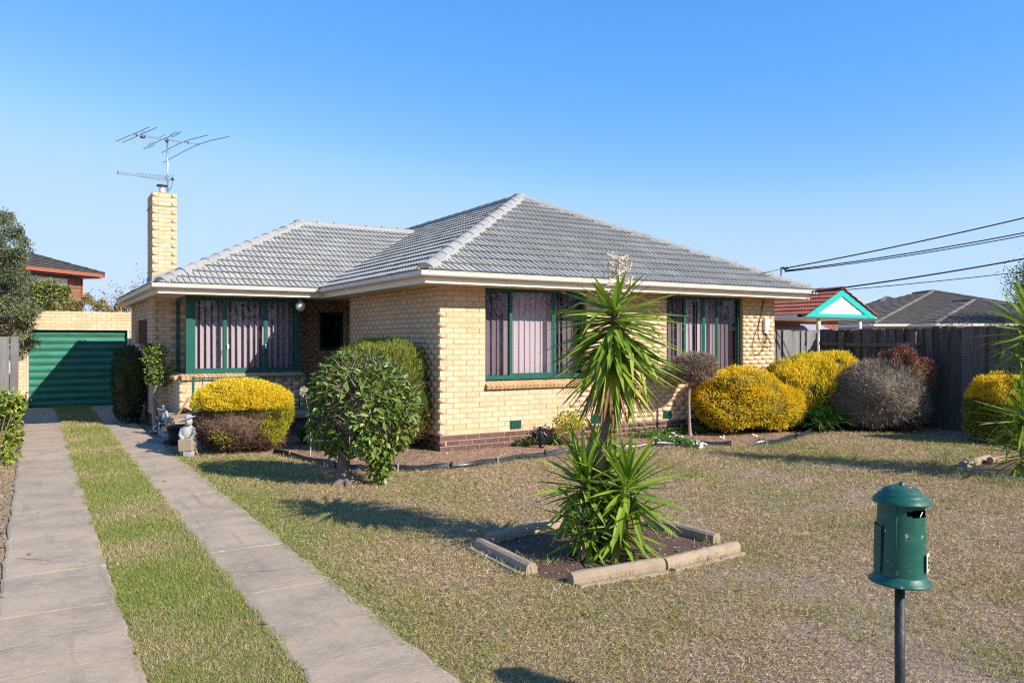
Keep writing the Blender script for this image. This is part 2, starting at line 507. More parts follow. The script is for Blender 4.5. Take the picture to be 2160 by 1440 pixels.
def wall_core(mb, P0, u, n, L, z0, z1, holes=(), thick=0.22):
    us = sorted({0.0, L} | {h[0] for h in holes} | {h[1] for h in holes})
    zs = sorted({z0, z1} | {h[2] for h in holes} | {h[3] for h in holes})
    us = [x for x in us if -1e-6 <= x <= L + 1e-6]; zs = [z for z in zs if z0 - 1e-6 <= z <= z1 + 1e-6]
    solid = {}
    for a in range(len(us) - 1):
        for b in range(len(zs) - 1):
            cu, cz = (us[a] + us[a+1]) / 2, (zs[b] + zs[b+1]) / 2
            solid[a, b] = not any(h[0] < cu < h[1] and h[2] < cz < h[3] for h in holes)
    def pt(x, y, z):
        p = P0 + u * x - n * y
        return (p.x, p.y, z)
    for (a, b), ok in solid.items():
        if not ok: continue
        x0, x1, c, d = us[a], us[a+1], zs[b], zs[b+1]
        mb.poly([pt(x0,0,c), pt(x1,0,c), pt(x1,0,d), pt(x0,0,d)])
        mb.poly([pt(x1,thick,c), pt(x0,thick,c), pt(x0,thick,d), pt(x1,thick,d)])
        if not solid.get((a-1, b)): mb.poly([pt(x0,thick,c), pt(x0,0,c), pt(x0,0,d), pt(x0,thick,d)])
        if not solid.get((a+1, b)): mb.poly([pt(x1,0,c), pt(x1,thick,c), pt(x1,thick,d), pt(x1,0,d)])
        if not solid.get((a, b-1)): mb.poly([pt(x0,thick,c), pt(x1,thick,c), pt(x1,0,c), pt(x0,0,c)])
        if not solid.get((a, b+1)): mb.poly([pt(x0,0,d), pt(x1,0,d), pt(x1,thick,d), pt(x0,thick,d)])

UX, UY = Vector((1, 0, 0)), Vector((0, 1, 0))
AX, AY = 5.503, 11.215          # front corner of the projecting wing
RX = 13.335                     # its right hand corner
SIDE_END = 15.38
BACK = 17.55
WALL_H = 2.645

house = thing('brick_house', 'cream brick bungalow with grey tiled hip roof, green window frames and brick chimney', 'house', (8.0, 16.0, 0))

W1 = (6.33 - AX, 8.41 - AX)
W2 = (10.306 - AX, 12.385 - AX)
WZ0, WZ1 = 1.12, 2.66
vents = [(6.80, 7.02), (8.50, 8.72), (10.21, 10.43)]
front_holes = [(W1[0], W1[1], 0.985, WZ1), (W2[0], W2[1], 0.985, WZ1)] + [(a - AX, b - AX, 3*PITCH_Z + .03, 5*PITCH_Z) for a, b in vents]

ALL_BRICKS = []          # (matrix, material key, score)
def score(c, n, scale=1.0):
    px, py, d = project(c.x, c.y, c.z)
    if d < 1 or not (-20 < px < 2180) or not (-20 < py < 1460): return 0
    v = Vector((c.x, c.y, c.z - H)).normalized()
    return max(0.0, -v.dot(n)) / (d * d) * scale

def brick_wall(name, P0, u, n, L, holes=(), z0=0.0, z1=WALL_H, base=True, vis=1.0, c0=0.0, thick=0.22, **kw):
    mb = MB()
    wall_core(mb, P0 + u * c0, u, n, L - c0, z0, z1, holes, thick)
    w = mb.part(name, M['mortar'], house)
    for (mx, k, z) in lay_bricks(P0, u, n, L, z0, z1, holes, **kw):
        key = 'brown' if (base and k < 3) else 'brick'
        ALL_BRICKS.append((mx, key, score(mx.translation, n, vis), w))
    return w

# the wing: front wall, side wall; the recessed wall; the far left wall; hidden walls close the box
brick_wall('wall', Vector((AX, AY, 0)), UX, -UY, RX - AX, front_holes, s_even=0, s_odd=.12, vis=1.0)
# side wall is laid from the corner away from the street
brick_wall('wall', Vector((AX, AY, 0)), UY, -UX, SIDE_END - AY, (), c0=.222, s_even=.12, s_odd=0.0, vis=1.25)
brick_wall('wall', Vector((2.53, BACK, 0)), UX, -UY, 6.55 - 2.53, [(5.56-2.53, 6.12-2.53, 1.55, 2.43)], vis=.8)
hid = MB()
wall_core(hid, Vector((RX + .006, 22, 0)), -UY, UX, 22 - AY - .003, 0, WALL_H)
wall_core(hid, Vector((6.55, BACK - .003, 0)), -UY, -UX, BACK - SIDE_END - .23, 0, WALL_H)
wall_core(hid, Vector((6.555, SIDE_END, 0)), -UX, UY, 6.555 - AX - .23, 0, WALL_H)
wall_core(hid, Vector((2.1, 22.0, 0)), UX, UY, RX - 2.1 - .23, 0, WALL_H)
hid.part('back_wall', M['mortar'], house)
brick_wall('wall', Vector((2.10, 18.40, 0)), UY, -UX, 3.4, (), vis=.6)

# chimney: a part with its own bricks
CX0, CX1, CY0, CY1, CZ = 2.06, 2.53, 17.52, 18.35, 4.84
cm = MB()
cm.box((CX0 + .008, CY0 + .008, 0), (CX1 - .008, CY1 - .008, CZ - .01))
chim = cm.part('chimney', M['mortar'], house)
for (u, n, P0, L, se, so) in ((UX, -UY, Vector((CX0, CY0 + .008, 0)), .47, 0, .12), (UY, -UX, Vector((CX0 + .008, CY0, 0)), .83, .12, 0), (UY, UX, Vector((CX1 - .008, CY0, 0)), .83, .12, .0)):
    for (mx, k, z) in lay_bricks(P0, u, n, L, 0, CZ, (), s_even=se, s_odd=so, corner=0.0, e_odd=(.12 if n == -UY else 0.0)):
        if n == UX and z < 2.9: continue
        ALL_BRICKS.append((mx, 'brown' if k < 3 else 'brick', score(mx.translation, n, 1.15), chim))
b = MB(); b.box((CX0 - .012, CY0 - .012, 4.545), (CX1 + .012, CY1 + .012, 4.562)); b.part('damp_course', M['pointing'], chim)
b = MB()
fx, fy = 2.30, 17.95
b.lathe([(.058, 4.83), (.058, 5.03), (.055, 5.035)], (fx, fy, 0), 16)
fl = b.part('flue', M['cream'], chim, smooth=True)
b = MB(); b.lathe([(.02, 5.02), (.11, 5.025), (.118, 5.04), (.10, 5.058), (.03, 5.075)], (fx, fy, 0), 20)
b.part('flue_cap', M['darkmetal'], chim, smooth=True)

# bay window base
BX0, BX1, BY = 2.36, 4.76, 16.0
BAY_H = 1.03
bay_hole = ()
brick_wall('bay_wall', Vector((BX0, BY, 0)), UX, -UY, BX1 - BX0, (), z1=BAY_H, s_even=0, s_odd=.12, e_odd=.12)
brick_wall('bay_wall', Vector((BX0, BY, 0)), UY, -UX, BACK - BY - .012, (), c0=.222, z1=BAY_H, s_even=.12, s_odd=0)
brick_wall('bay_wall', Vector((BX1, BY, 0)), UY, UX, BACK - BY - .012, (), c0=.222, z1=BAY_H, s_even=.12, s_odd=0)
# sloping sill bricks
def sill_row(P0, u, n, L, z, drop=.07, run=.17, part=None, thick=.065):
    cnt = max(2, round(L / .082))
    w = L / cnt
    up = (Vector((0, 0, 1)) * run + n * drop).normalized()
    d = (n * run - Vector((0, 0, 1)) * drop).normalized()
    out = []
    for k in range(cnt):
        c = P0 + u * ((k + .5) * w) + n * (run / 2 - .125) + Vector((0, 0, z + random.uniform(-.002, .002)))
        out.append(Matrix(((u.x*(w-.009), d.x*.24, up.x*thick, c.x), (u.y*(w-.009), d.y*.24, up.y*thick, c.y), (0, d.z*.24, up.z*thick, c.z), (0,0,0,1))))
    return out
SILLM = cube_mesh('sill_brick', M['sill'])

# ---- windows
def window(P0, u, n, width, z0, z1, mull, blinds, screen, name='window', inset=.07, slat_ang=7, pitch=.112, sheer=True, parent=None, fd=.06, hm=True):
    """P0: lower corner on the wall face; u along; n outward. A part with frame, mullions, panes and blind slats below it."""
    parent = parent or house
    O = P0 - n * inset
    def bx(mb, a, b, c, d, near, far):
        cc = O + u * ((a + b) / 2) - n * ((near + far) / 2)
        cc.z = (c + d) / 2
        mb_m = box_matrix(cc, u, n, b - a, abs(far - near), d - c)
        mb.box((-.5,-.5,-.5), (.5,.5,.5), mb_m)
    fr = MB()
    t = .05
    bx(fr, 0, width, z0, z0 + t + .02, -.02, fd)
    bx(fr, 0, width, z1 - t - .02, z1, 0, fd)
    bx(fr, 0, t, z0 + t + .02, z1 - t - .02, 0, fd)
    bx(fr, width - t, width, z0 + t + .02, z1 - t - .02, 0, fd)
    w = fr.part(name, M['green'], parent)
    edges = [0.0] + list(mull) + [width]
    for m_ in mull:
        mb = MB(); bx(mb, m_ - .02, m_ + .02, z0 + t + .02, z1 - t - .02, .004, fd - .004)
        mb.part('mullion', M['green'], w)
    for k in range(len(edges) - 1):
        a, c = edges[k] + .02, edges[k+1] - .02
        mb = MB()
        p = [O + u * x - n * (.03 + .008 * (k % 2)) for x in (a, c)]
        mb.poly([(p[0].x, p[0].y, z0 + .06), (p[1].x, p[1].y, z0 + .06), (p[1].x, p[1].y, z1 - .06), (p[0].x, p[0].y, z1 - .06)])
        mb.part('pane', M['screen'] if k in screen else M['glass'], w)
        # inner sash strips
        if k not in screen:
            mb = MB()
            bx(mb, a, a + .022, z0 + .075, z1 - .075, .012, .026); bx(mb, c - .022, c, z0 + .075, z1 - .075, .012, .026)
            bx(mb, a + .022, c - .022, z0 + .072, z0 + .10, .012, .026)
            mb.part('sash', M['green'], w)
    if blinds:
        x = .05
        sw = .127
        while x < width - .06:
            ang = R(slat_ang + random.uniform(-7, 7))
            if random.random() < .06: ang = R(random.uniform(5, 70))
            du = u * math.cos(ang) - n * math.sin(ang)
            c = O + u * (x + .04) - n * (.17 + random.uniform(0, .01))
            sway = random.uniform(-.006, .006)
            if random.random() < .12: sway = random.uniform(-.03, .03)
            mb = MB()
            rows = []
            for zz, q in ((z0 + .07, 1.0), ((z0 + z1) / 2, .3), (z1 - .03, 0)):
                row = []
                for s in (-.5, -.17, .17, .5):
                    p = c + du * (s * sw) + u * (sway * q) - n * (.012 * (1 - 4 * s * s))
                    row.append((p.x, p.y, zz + (.006 * s if q == 1 else 0)))
                rows.append(row)
            mb.grid(rows)
            mb.part('blind_slat', M['blind'], w)
            x += pitch
        if sheer:
            mb = MB(); rows = []
            nn = int(width / .02)
            for zz in (z0 + .05, z1 - .03):
                rows.append([(lambda p: (p.x, p.y, zz))(O + u * (.05 + (width - .1) * k / nn) - n * (.30 + .02 * math.sin(k * 1.1) + .015 * math.sin(k * .37))) for k in range(nn + 1)])
            mb.grid(rows)
            mb.part('curtain', M['sheer'], w)
    return w

w1 = window(Vector((AX + W1[0], AY, 0)), UX, -UY, W1[1] - W1[0], WZ0, WZ1, (.535, 1.43), True, (0, 2))
w2 = window(Vector((AX + W2[0], AY, 0)), UX, -UY, W2[1] - W2[0], WZ0, WZ1, (.535, 1.06, 1.43), True, (0, 3))
for w, ww in ((w1, W1), (w2, W2)):
    for mx in sill_row(Vector((AX + ww[0], AY, 0)), UX, -UY, ww[1] - ww[0], 1.045):
        add('sill_brick', SILLM, w, mx)
    mb = MB(); mb.box((AX + ww[0], AY + .012, .985), (AX + ww[1], AY + .15, 1.075)); mb.part('sill_bed', M['mortar'], w)
# bay windows: front, side returns, corner posts
wb = window(Vector((2.62, 16.13, 0)), UX, -UY, 4.66 - 2.62, 1.13, 2.63, (.60, 1.40), True, (), inset=.07, slat_ang=42, pitch=.118)
for mx in sill_row(Vector((BX0 + .02, BY, 0)), UX, -UY, BX1 - BX0 - .04, 1.075, drop=.03, run=.16):
    add('sill_brick', SILLM, wb, mx)
for mx in sill_row(Vector((BX0, BY + .16, 0)), UY, -UX, BACK - BY - .18, 1.075, drop=.03, run=.16):
    add('sill_brick', SILLM, wb, mx)
mb = MB(); mb.box((BX0 + .03, BY + .03, BAY_H - .01), (BX1 - .03, BACK - .01, 1.07)); mb.part('sill_bed', M['mortar'], wb)
mb = MB()
mb.box((2.50, 16.18, 1.085), (2.617, 16.30, 2.64)); mb.box((4.665, 16.18, 1.085), (4.70, 16.30, 2.64))
mb.part('corner_post', M['green'], wb)
mb = MB(); mb.poly([(2.545, 16.31, 1.13), (2.545, 17.5, 1.13), (2.545, 17.5, 2.6), (2.545, 16.31, 2.6)]); mb.part('pane', M['screen'], wb)
mb = MB(); mb.box((2.51, 17.46, 1.085), (2.56, 17.545, 2.64)); mb.box((2.51, 16.305, 1.085), (2.56, 17.455, 1.14)); mb.box((2.51, 16.305, 2.58), (2.56, 17.455, 2.64)); mb.part('side_frame', M['green'], wb)
mb = MB(); mb.box((4.63, 16.305, 1.085), (4.69, 17.545, 2.64)); mb.part('side_panel', M['green'], wb)
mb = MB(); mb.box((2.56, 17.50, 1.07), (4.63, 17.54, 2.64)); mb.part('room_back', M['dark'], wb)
mb = MB()
for a in (2.62 + .62, 2.62 + 1.36):
    mb.box((a + .02, 16.175, 1.62), (a + .055, 16.215, 1.70))
mb.part('latch', M['white'], wb)
# small dark window in the recess
ws = window(Vector((5.56, BACK, 0)), UX, -UY, .56, 1.55, 2.43, (), False, (0,), inset=.01)
mb = MB(); mb.box((5.60, BACK + .10, 1.6), (6.08, BACK + .11, 2.38)); mb.part('dark_lining', M['dark'], ws)
# wall vents
for a, b_ in vents:
    mb = MB(); z0, z1 = 3*PITCH_Z + .034, 5*PITCH_Z - .006
    mb.box((a + .003, AY - .004, z0), (b_ - .003, AY + .10, z1))
    v = mb.part('wall_vent', M['green'], house)
    mb = MB()
    for k in range(8):
        x = a + .008 + (b_ - a - .016) * k / 7
        mb.box((x - .003, AY - .012, z0), (x + .003, AY - .0045, z1))
    for k in range(6):
        z = z0 + (z1 - z0) * k / 5
        mb.box((a + .003, AY - .010, z - .003), (b_ - .003, AY - .0065, z + .003))
    mb.part('grille', M['green'], v)

# place the bricks: the 300 that show largest are objects, the others one mesh
BR = {'brick': cube_mesh('brick', M['brick']), 'brown': cube_mesh('brown_brick', M['brown'])}
ALL_BRICKS.sort(key=lambda t: -t[2])
for mx, key, s, w in ALL_BRICKS[:300]:
    add('brick', BR[key], w, mx)
rest = ALL_BRICKS[300:]
me = join_cubes('brickwork', [t[0] for t in rest], M['brick'])
me.materials.append(M['brown'])
mi = np.repeat(np.array([0 if t[1] == 'brick' else 1 for t in rest], np.int32), 6)
me.polygons.foreach_set('material_index', mi)
add('brickwork', me, house, kind='stuff')

# ------------------------------------------------------------------ tiled roofs
TW, TG = 0.33, 0.325
PROF = []
for _k in range(3):
    PROF += [(_k*.11 + .001, -.004), (_k*.11 + .006, .019), (_k*.11 + .035, .022), (_k*.11 + .082, .010), (_k*.11 + .105, .002)]

def tile_verts(g=TG):
    lo, hi = [], []
    for u_, h in PROF:
        lo.append((u_, 0.0, h + .036)); hi.append((u_, g + .03, h + .002))
    fr = [(u_, 0.004, max(-.004, h * .6 + .004)) for u_, h in PROF]
    return lo, hi, fr

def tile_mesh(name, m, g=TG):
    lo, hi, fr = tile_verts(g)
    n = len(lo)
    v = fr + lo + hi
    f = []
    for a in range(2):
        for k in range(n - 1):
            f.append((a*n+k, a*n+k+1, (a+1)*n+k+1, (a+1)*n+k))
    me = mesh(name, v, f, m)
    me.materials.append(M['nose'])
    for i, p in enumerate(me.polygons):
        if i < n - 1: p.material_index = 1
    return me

def slope_tiles(O, u, up, poly, parts, tm, g=TG, w=TW):
    """tiles of one roof slope. O eaves origin, u along the eaves, up the slope; poly convex, counter-clockwise in (u,v). parts: list to fill with (matrix, clipped mesh or None)"""
    nrm = u.cross(up)
    us = [p[0] for p in poly]; vs = [p[1] for p in poly]
    def planes():
        for k in range(len(poly)):
            a, b = Vector((*poly[k], 0)), Vector((*poly[(k+1) % len(poly)], 0))
            e = (b - a).normalized()
            yield a, Vector((-e.y, e.x, 0))
    PL = list(planes())
    for r in range(int(math.floor(min(vs) / g)), int(math.ceil(max(vs) / g)) + 1):
        for c in range(int(math.floor(min(us) / w)) - 1, int(math.ceil(max(us) / w)) + 1):
            x0, y0 = c * w, r * g
            cor = [Vector((x0 + a, y0 + b, 0)) for a in (.003, w - .003) for b in (0, g)]
            inside, cut = True, []
            for a, nn in PL:
                d = [(p - a).dot(nn) for p in cor]
                if max(d) < .02: inside = False; break
                if min(d) < -.001: cut.append((a, nn))
            if not inside: continue
            jx, jz, jr = random.uniform(-.002, .002), random.uniform(-.002, .003), random.uniform(-.004, .004)
            o = O + u * (x0 + jx) + up * y0 + nrm * jz
            uu = (u + up * jr).normalized()
            Mx = Matrix(((uu.x, up.x, nrm.x, o.x), (uu.y, up.y, nrm.y, o.y), (uu.z, up.z, nrm.z, o.z), (0,0,0,1)))
            if not cut:
                parts.append((Mx, None))
            else:
                bm = bmesh.new(); bm.from_mesh(tm)
                for a, nn in cut:
                    geom = bm.verts[:] + bm.edges[:] + bm.faces[:]
                    bmesh.ops.bisect_plane(bm, geom=geom, plane_co=(a.x - x0, a.y - y0, 0), plane_no=nn, clear_inner=True)
                    if not bm.faces: break
                if bm.faces:
                    me = bpy.data.meshes.new('roof_tile'); bm.to_mesh(me); me.materials.append(tm.materials[0]); me.materials.append(tm.materials[1])
                    parts.append((Mx, me))
                bm.free()

def join_meshes(name, items, m):
    V, Fc, MI, base = [], [], [], 0
    for Mx, me in items:
        for v in me.vertices: V.append(Mx @ v.co)
        for p in me.polygons: Fc.append(tuple(base + i for i in p.vertices)); MI.append(p.material_index)
        base += len(me.vertices)
    out_ = mesh(name, V, Fc, m)
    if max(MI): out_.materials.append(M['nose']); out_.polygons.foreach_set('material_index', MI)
    return out_

EZ = 2.80
GX0, GX1, GY0 = 4.90, 13.93, 10.60      # wing gutter line
LX0, LY0, LY1 = 1.813, 15.44, 22.62     # left part gutter line
TANP = 0.489
APX = (GX0 + GX1) / 2
HALF = (GX1 - GX0) / 2
APY = GY0 + HALF
APZ = EZ + TANP * HALF
LH = 3.773
LAX, LAY, LAZ = LX0 + LH, LY0 + LH, EZ + TANP * LH
WB = 23.5                               # the wing ridge runs back to here before its rear hip
CS = math.sqrt(1 + TANP * TANP)
VX = GX0 + LH                           # where the left ridge meets the wing slope

roof_deck = MB()
dz = -.012
def D(x, y, z): return (x, y, z + dz)
roof_deck.poly([D(GX0, GY0, EZ), D(GX1, GY0, EZ), D(APX, APY, APZ)])
roof_deck.poly([D(GX1, GY0, EZ), D(GX1, WB + HALF, EZ), D(APX, WB, APZ), D(APX, APY, APZ)])
roof_deck.poly([D(GX0, GY0, EZ), D(APX, APY, APZ), D(APX, WB, APZ), D(GX0, WB + HALF, EZ)])
roof_deck.poly([D(GX0, WB + HALF, EZ), D(APX, WB, APZ), D(GX1, WB + HALF, EZ)])
roof_deck.poly([D(LX0, LY0, EZ), D(GX0, LY0, EZ), D(VX, LAY, LAZ), D(LAX, LAY, LAZ)])
roof_deck.poly([D(LX0, LY1, EZ), D(LX0, LY0, EZ), D(LAX, LAY, LAZ)])
roof_deck.poly([D(GX0 + .5, LY1, EZ), D(LX0, LY1, EZ), D(LAX, LAY, LAZ), D(VX, LAY, LAZ)])
roof = roof_deck.part('roof', M['deck'], house)

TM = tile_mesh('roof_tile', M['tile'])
front, wleft, lfront, lleft, wright = [], [], [], [], []
upF = Vector((0, 1, TANP)).normalized()
slope_tiles(Vector((GX0, GY0, EZ)), UX, upF, [(.07, -.02), (2*HALF - .07, -.02), (HALF, HALF * CS - .06)], front, TM)
upL = Vector((1, 0, TANP)).normalized()
# the wing's left slope: u runs towards the street so that u x up points out
L0 = 23.5
Lv = lambda y: L0 - y
slope_tiles(Vector((GX0, L0, EZ)), -UY, upL, [(Lv(LY0) + .05, -.02), (Lv(GY0) - .07, -.02), (Lv(APY), HALF * CS - .03), (Lv(LAY), HALF * CS - .03), (Lv(LAY), LH * CS + .05)], wleft, TM)
slope_tiles(Vector((GX0, L0, EZ)), -UY, upL, [(0, LH * CS), (Lv(LAY), LH * CS), (Lv(LAY), HALF * CS - .03), (0, HALF * CS - .03)], wleft, TM)
slope_tiles(Vector((LX0, LY0, EZ)), UX, upF, [(.07, -.02), (GX0 - LX0 - .05, -.02), (VX - LX0 - .05, LH * CS - .03), (LH, LH * CS - .03)], lfront, TM)
slope_tiles(Vector((LX0, LY1, EZ)), -UY, upL, [(.05, -.02), (LY1 - LY0 - .07, -.02), (LY1 - LAY, LH * CS - .05)], lleft, TM)
tiles = []
for lst, n in ((front, UX.cross(upF)), (wleft, (-UY).cross(upL)), (lfront, UX.cross(upF)), (lleft, (-UY).cross(upL))):
    for Mx, me in lst:
        c = Mx @ Vector((.15, .16, .02))
        tiles.append((Mx, me or TM, score(c, n)))
tiles.sort(key=lambda t: -t[2])
for Mx, me, s in tiles[:300]:
    add('roof_tile', me, roof, Mx)
add('tiling', join_meshes('tiling', [(a, b) for a, b, s in tiles[300:]], M['tile']), roof, kind='stuff')

# ridge and hip caps
def cap_mesh(name, m, L=.42):
    prof = [(-.130, -.045), (-.115, -.005), (-.06, .034), (0, .050), (.06, .034), (.115, -.005), (.130, -.045)]
    rows = []
    for y, s, dz_ in ((0, 1.02, .008), (.05, 1.02, .007), (.055, 1.0, 0.001), (L + .02, .98, -.008)):
        rows.append([(a * s, y, b * s + dz_) for a, b in prof])
    mb = MB(); mb.grid(rows)
    n = len(prof)
    mb.poly([rows[0][k] for k in range(n)])
    return mb.mesh(name, m, smooth=False)
CAPM = cap_mesh('ridge_cap', M['ridge'])
ridge_bed = MB()
def ridge_line(a, b, L=.40, lift=.035, capm=CAPM, parent=roof, bed=ridge_bed, name='ridge_cap', items=None):
    a, b = Vector(a), Vector(b)
    d = (b - a); n = max(1, round(d.length / L)); t = d.normalized()
    side = t.cross(Vector((0, 0, 1))).normalized()
    up = side.cross(t).normalized()
    st = d.length / n
    for k in range(n):
        o = a + t * (k * st) + up * (lift + random.uniform(-.006, .006)) + side * random.uniform(-.006, .006)
        sc = st / .40
        Mx = Matrix(((side.x, t.x*sc, up.x, o.x), (side.y, t.y*sc, up.y, o.y), (side.z, t.z*sc, up.z, o.z), (0,0,0,1)))
        if items is None: add(name, capm, parent, Mx)
        else: items.append((Mx, capm))
    if bed is not None:
        rows = []
        nn = max(2, int(d.length / .12))
        for k in range(nn + 1):
            p = a + t * (d.length * k / nn)
            w = .155 + random.uniform(-.016, .016); w2 = .155 + random.uniform(-.016, .016)
            rows.append([p - side * w + up * (-.05), p - side * .12 + up * .03, p + up * .055, p + side * .12 + up * .03, p + side * w2 + up * (-.05)])
        bed.grid(rows)
ridge_line((GX0 + .10, GY0 + .10, EZ + .05), (APX, APY, APZ + .02))
ridge_line((GX1 - .10, GY0 + .10, EZ + .05), (APX, APY, APZ + .02))
ridge_line((APX, APY, APZ + .02), (APX, WB, APZ + .02))
ridge_line((LX0 + .55, LY0 + .55, EZ + .05 + TANP * .45), (LAX, LAY, LAZ + .02))
ridge_line((LAX, LAY, LAZ + .02), (VX - .1, LAY, LAZ + .02))
mb = MB(); mb.ball((APX, APY, APZ + .05), (.15, .15, .075)); mb.part('apex_cap', M['ridge'], roof, smooth=True)
mb = MB(); mb.ball((LAX, LAY, LAZ + .05), (.15, .15, .07)); mb.part('apex_cap', M['ridge'], roof, smooth=True)
ridge_bed.part('ridge_mortar', M['pointing'], roof)
# hip end at the chimney: a mortared starter and the lead flashing
mb = MB()
ridge_line((LX0 + .14, LY0 + .14, EZ + .05), (LX0 + .55, LY0 + .55, EZ + .05 + TANP * .41))
# valley gutter with mortared edges
va, vb = Vector((GX0, LY0, EZ)), Vector((VX, LAY, LAZ))
t = (vb - va).normalized(); s1 = t.cross(Vector((0, 0, 1))).normalized()
mb = MB(); rows = []
nn = 50
for k in range(nn + 1):
    p = va.lerp(vb, k / nn)
    w = .105 + random.uniform(-.02, .02); w2 = .105 + random.uniform(-.02, .02)
    rows.append([p - s1 * w + Vector((0, 0, .052)), p - s1 * .06 + Vector((0, 0, .052)), p + Vector((0, 0, .02)), p + s1 * .06 + Vector((0, 0, .052)), p + s1 * w2 + Vector((0, 0, .052))])
mb.grid(rows); mb.part('valley_mortar', M['pointing'], roof)
mb = MB()
zc = EZ + TANP * (CX0 - LX0)
mb.poly([(CX0 - .012, CY0 - .014, zc), (CX1 + .012, CY0 - .014, zc + .20), (CX1 + .012, CY0 - .014, zc + .36), (CX0 - .012, CY0 - .014, zc + .18)])
mb.poly([(CX0 - .014, CY1, zc - .02), (CX0 - .014, CY0 - .012, zc - .02), (CX0 - .014, CY0 - .012, zc + .18), (CX0 - .014, CY1, zc + .18)])
mb.poly([(CX1 + .014, CY0 - .012, zc + .15), (CX1 + .014, CY1, zc + .15), (CX1 + .014, CY1, zc + .36), (CX1 + .014, CY0 - .012, zc + .36)])
mb.part('flashing', M['pointing'], roof)

# ------------------------------------------------------------------ gutters, fascia, soffit
def sweep(prof, path, closed=False):
    """profile [(outward, z)] swept along a plan path (left side = outward when walking); one grid per straight run with mitred ends"""
    pts = [Vector((x, y, 0)) for x, y in path]
    nrm = []
    for k in range(len(pts) - 1):
        d = (pts[k+1] - pts[k]).normalized()
        nrm.append(Vector((d.y, -d.x, 0)))
    runs = []
    for k in range(len(pts) - 1):
        ends = []
        for j in (k, k + 1):
            na = nrm[max(j - 1, 0)]; nb = nrm[min(j, len(nrm) - 1)]
            mvec = (na + nb); 
            mvec = mvec / max(mvec.dot(nrm[k]), 1e-6)
            ends.append([(pts[j].x + mvec.x * o, pts[j].y + mvec.y * o, z) for o, z in prof])
        runs.append(ends)
    return runs
GUT = [(-.115, 2.742), (-.012, 2.742), (0.0, 2.755), (.006, 2.768), (0.0, 2.785), (.003, 2.806), (.010, 2.812), (.010, 2.820), (-.004, 2.820), (-.008, 2.80), (-.10, 2.79), (-.115, 2.82)]
FAS = [(-.14, 2.815), (-.122, 2.815), (-.122, 2.662), (-.100, 2.656), (-.100, 2.640), (-.14, 2.640)]
path = [(LX0, LY1), (LX0, LY0), (GX0, LY0), (GX0, GY0), (GX1, GY0), (GX1, 22.6)]
for prof, nm in ((GUT, 'gutter'), (FAS, 'fascia')):
    for ends in sweep(prof, path):
        mb = MB(); mb.grid([[a for a in e] for e in ends], closed=True, caps=False)
        mb.part(nm, M['cream'], house)
# dark overflow slots along the gutters that face the drive and the street
mb = MB()
for k in range(34):
    y = GY0 + .12 + k * .14
    mb.box((GX0 - .0035, y, 2.793), (GX0 + .004, y + .02, 2.799))
for k in range(60):
    x = GX0 + .12 + k * .15
    mb.box((x, GY0 - .0035, 2.793), (x + .02, GY0 + .004, 2.799))
mb.part('overflow_slots', M['dark'], house, kind='stuff')
mb = MB()
mb.box((GX0 + .125, GY0 + .125, 2.646), (GX1 - .125, 22.4, 2.658))
mb.box((LX0 + .125, LY0 + .125, 2.646), (GX0 + .123, 22.4, 2.658))
mb.part('soffit', M['soffit'], house)
mb = MB()
for yy in (16.6, 17.8, 19.0, 20.2):
    mb.box((LX0 + .13, yy, 2.640), (2.05, yy + .03, 2.646))
mb.part('soffit_strip', M['soffit'], house)

# porch slab with a dark plinth, and the green railing
mb = MB(); mb.box((2.10, 14.80, .30), (AX - .01, 15.99, .39), bev=.008); mb.box((2.10, 15.99, .30), (2.35, 17.5, .389)); mb.box((4.78, 15.99, .30), (6.5, 17.54, .389))
porch = mb.part('porch_slab', M['concrete'], house)
mb = MB(); mb.box((2.14, 14.86, 0), (AX - .02, 14.95, .30)); mb.box((2.14, 14.95, 0), (2.24, 17.5, .30)); mb.part('plinth', M['brown'], porch)
railing = thing('porch_railing', 'low dark green metal railing with thin balusters along the porch edge', 'railing', (3.45, 14.9, .39))
def bar(a, b, r, nm, m=M['green'], par=railing, n=6):
    q = MB(); q.tube([a, b], r, n); return q.part(nm, m, par, smooth=True)
q = MB(); q.box((2.41, 14.885, 1.085), (4.50, 14.915, 1.11)); q.part('top_rail', M['green'], railing)
q = MB(); q.box((2.41, 14.888, .47), (4.50, 14.912, .49)); q.part('bottom_rail', M['green'], railing)
for x in (2.42, 4.49):
    q = MB(); q.box((x - .02, 14.88, .39), (x + .02, 14.92, 1.13)); q.part('post', M['green'], railing)
for k in range(1, 13):
    x = 2.42 + k * 2.07 / 13
    if k == 8:
        q = MB(); q.box((x - .018, 14.882, .39), (x + .018, 14.918, 1.085)); q.part('post', M['green'], railing)
    else: bar((x, 14.9, .49), (x, 14.9, 1.085), .010, 'baluster')
# globe light under the eave
gl = P(634, 646, 15.9)
b = MB(); b.ball((gl.x, gl.y, gl.z), .10, 18, 12)
pl = thing('porch_light', 'frosted white glass globe light hanging under the eave beside the bay window', 'light fitting', (gl.x, gl.y, gl.z - .1))
globe_m = mat('globe_glass', (.62,.60,.60), 0.08, spec=.8)
b.part('globe', globe_m, pl, smooth=True)
b = MB(); b.lathe([(.035, 2.64), (.035, gl.z + .11), (.045, gl.z + .085)], (gl.x, gl.y, 0), 12); b.part('fitting', mat('brass', (.45,.30,.12), .4, metal=.8), pl, smooth=True)
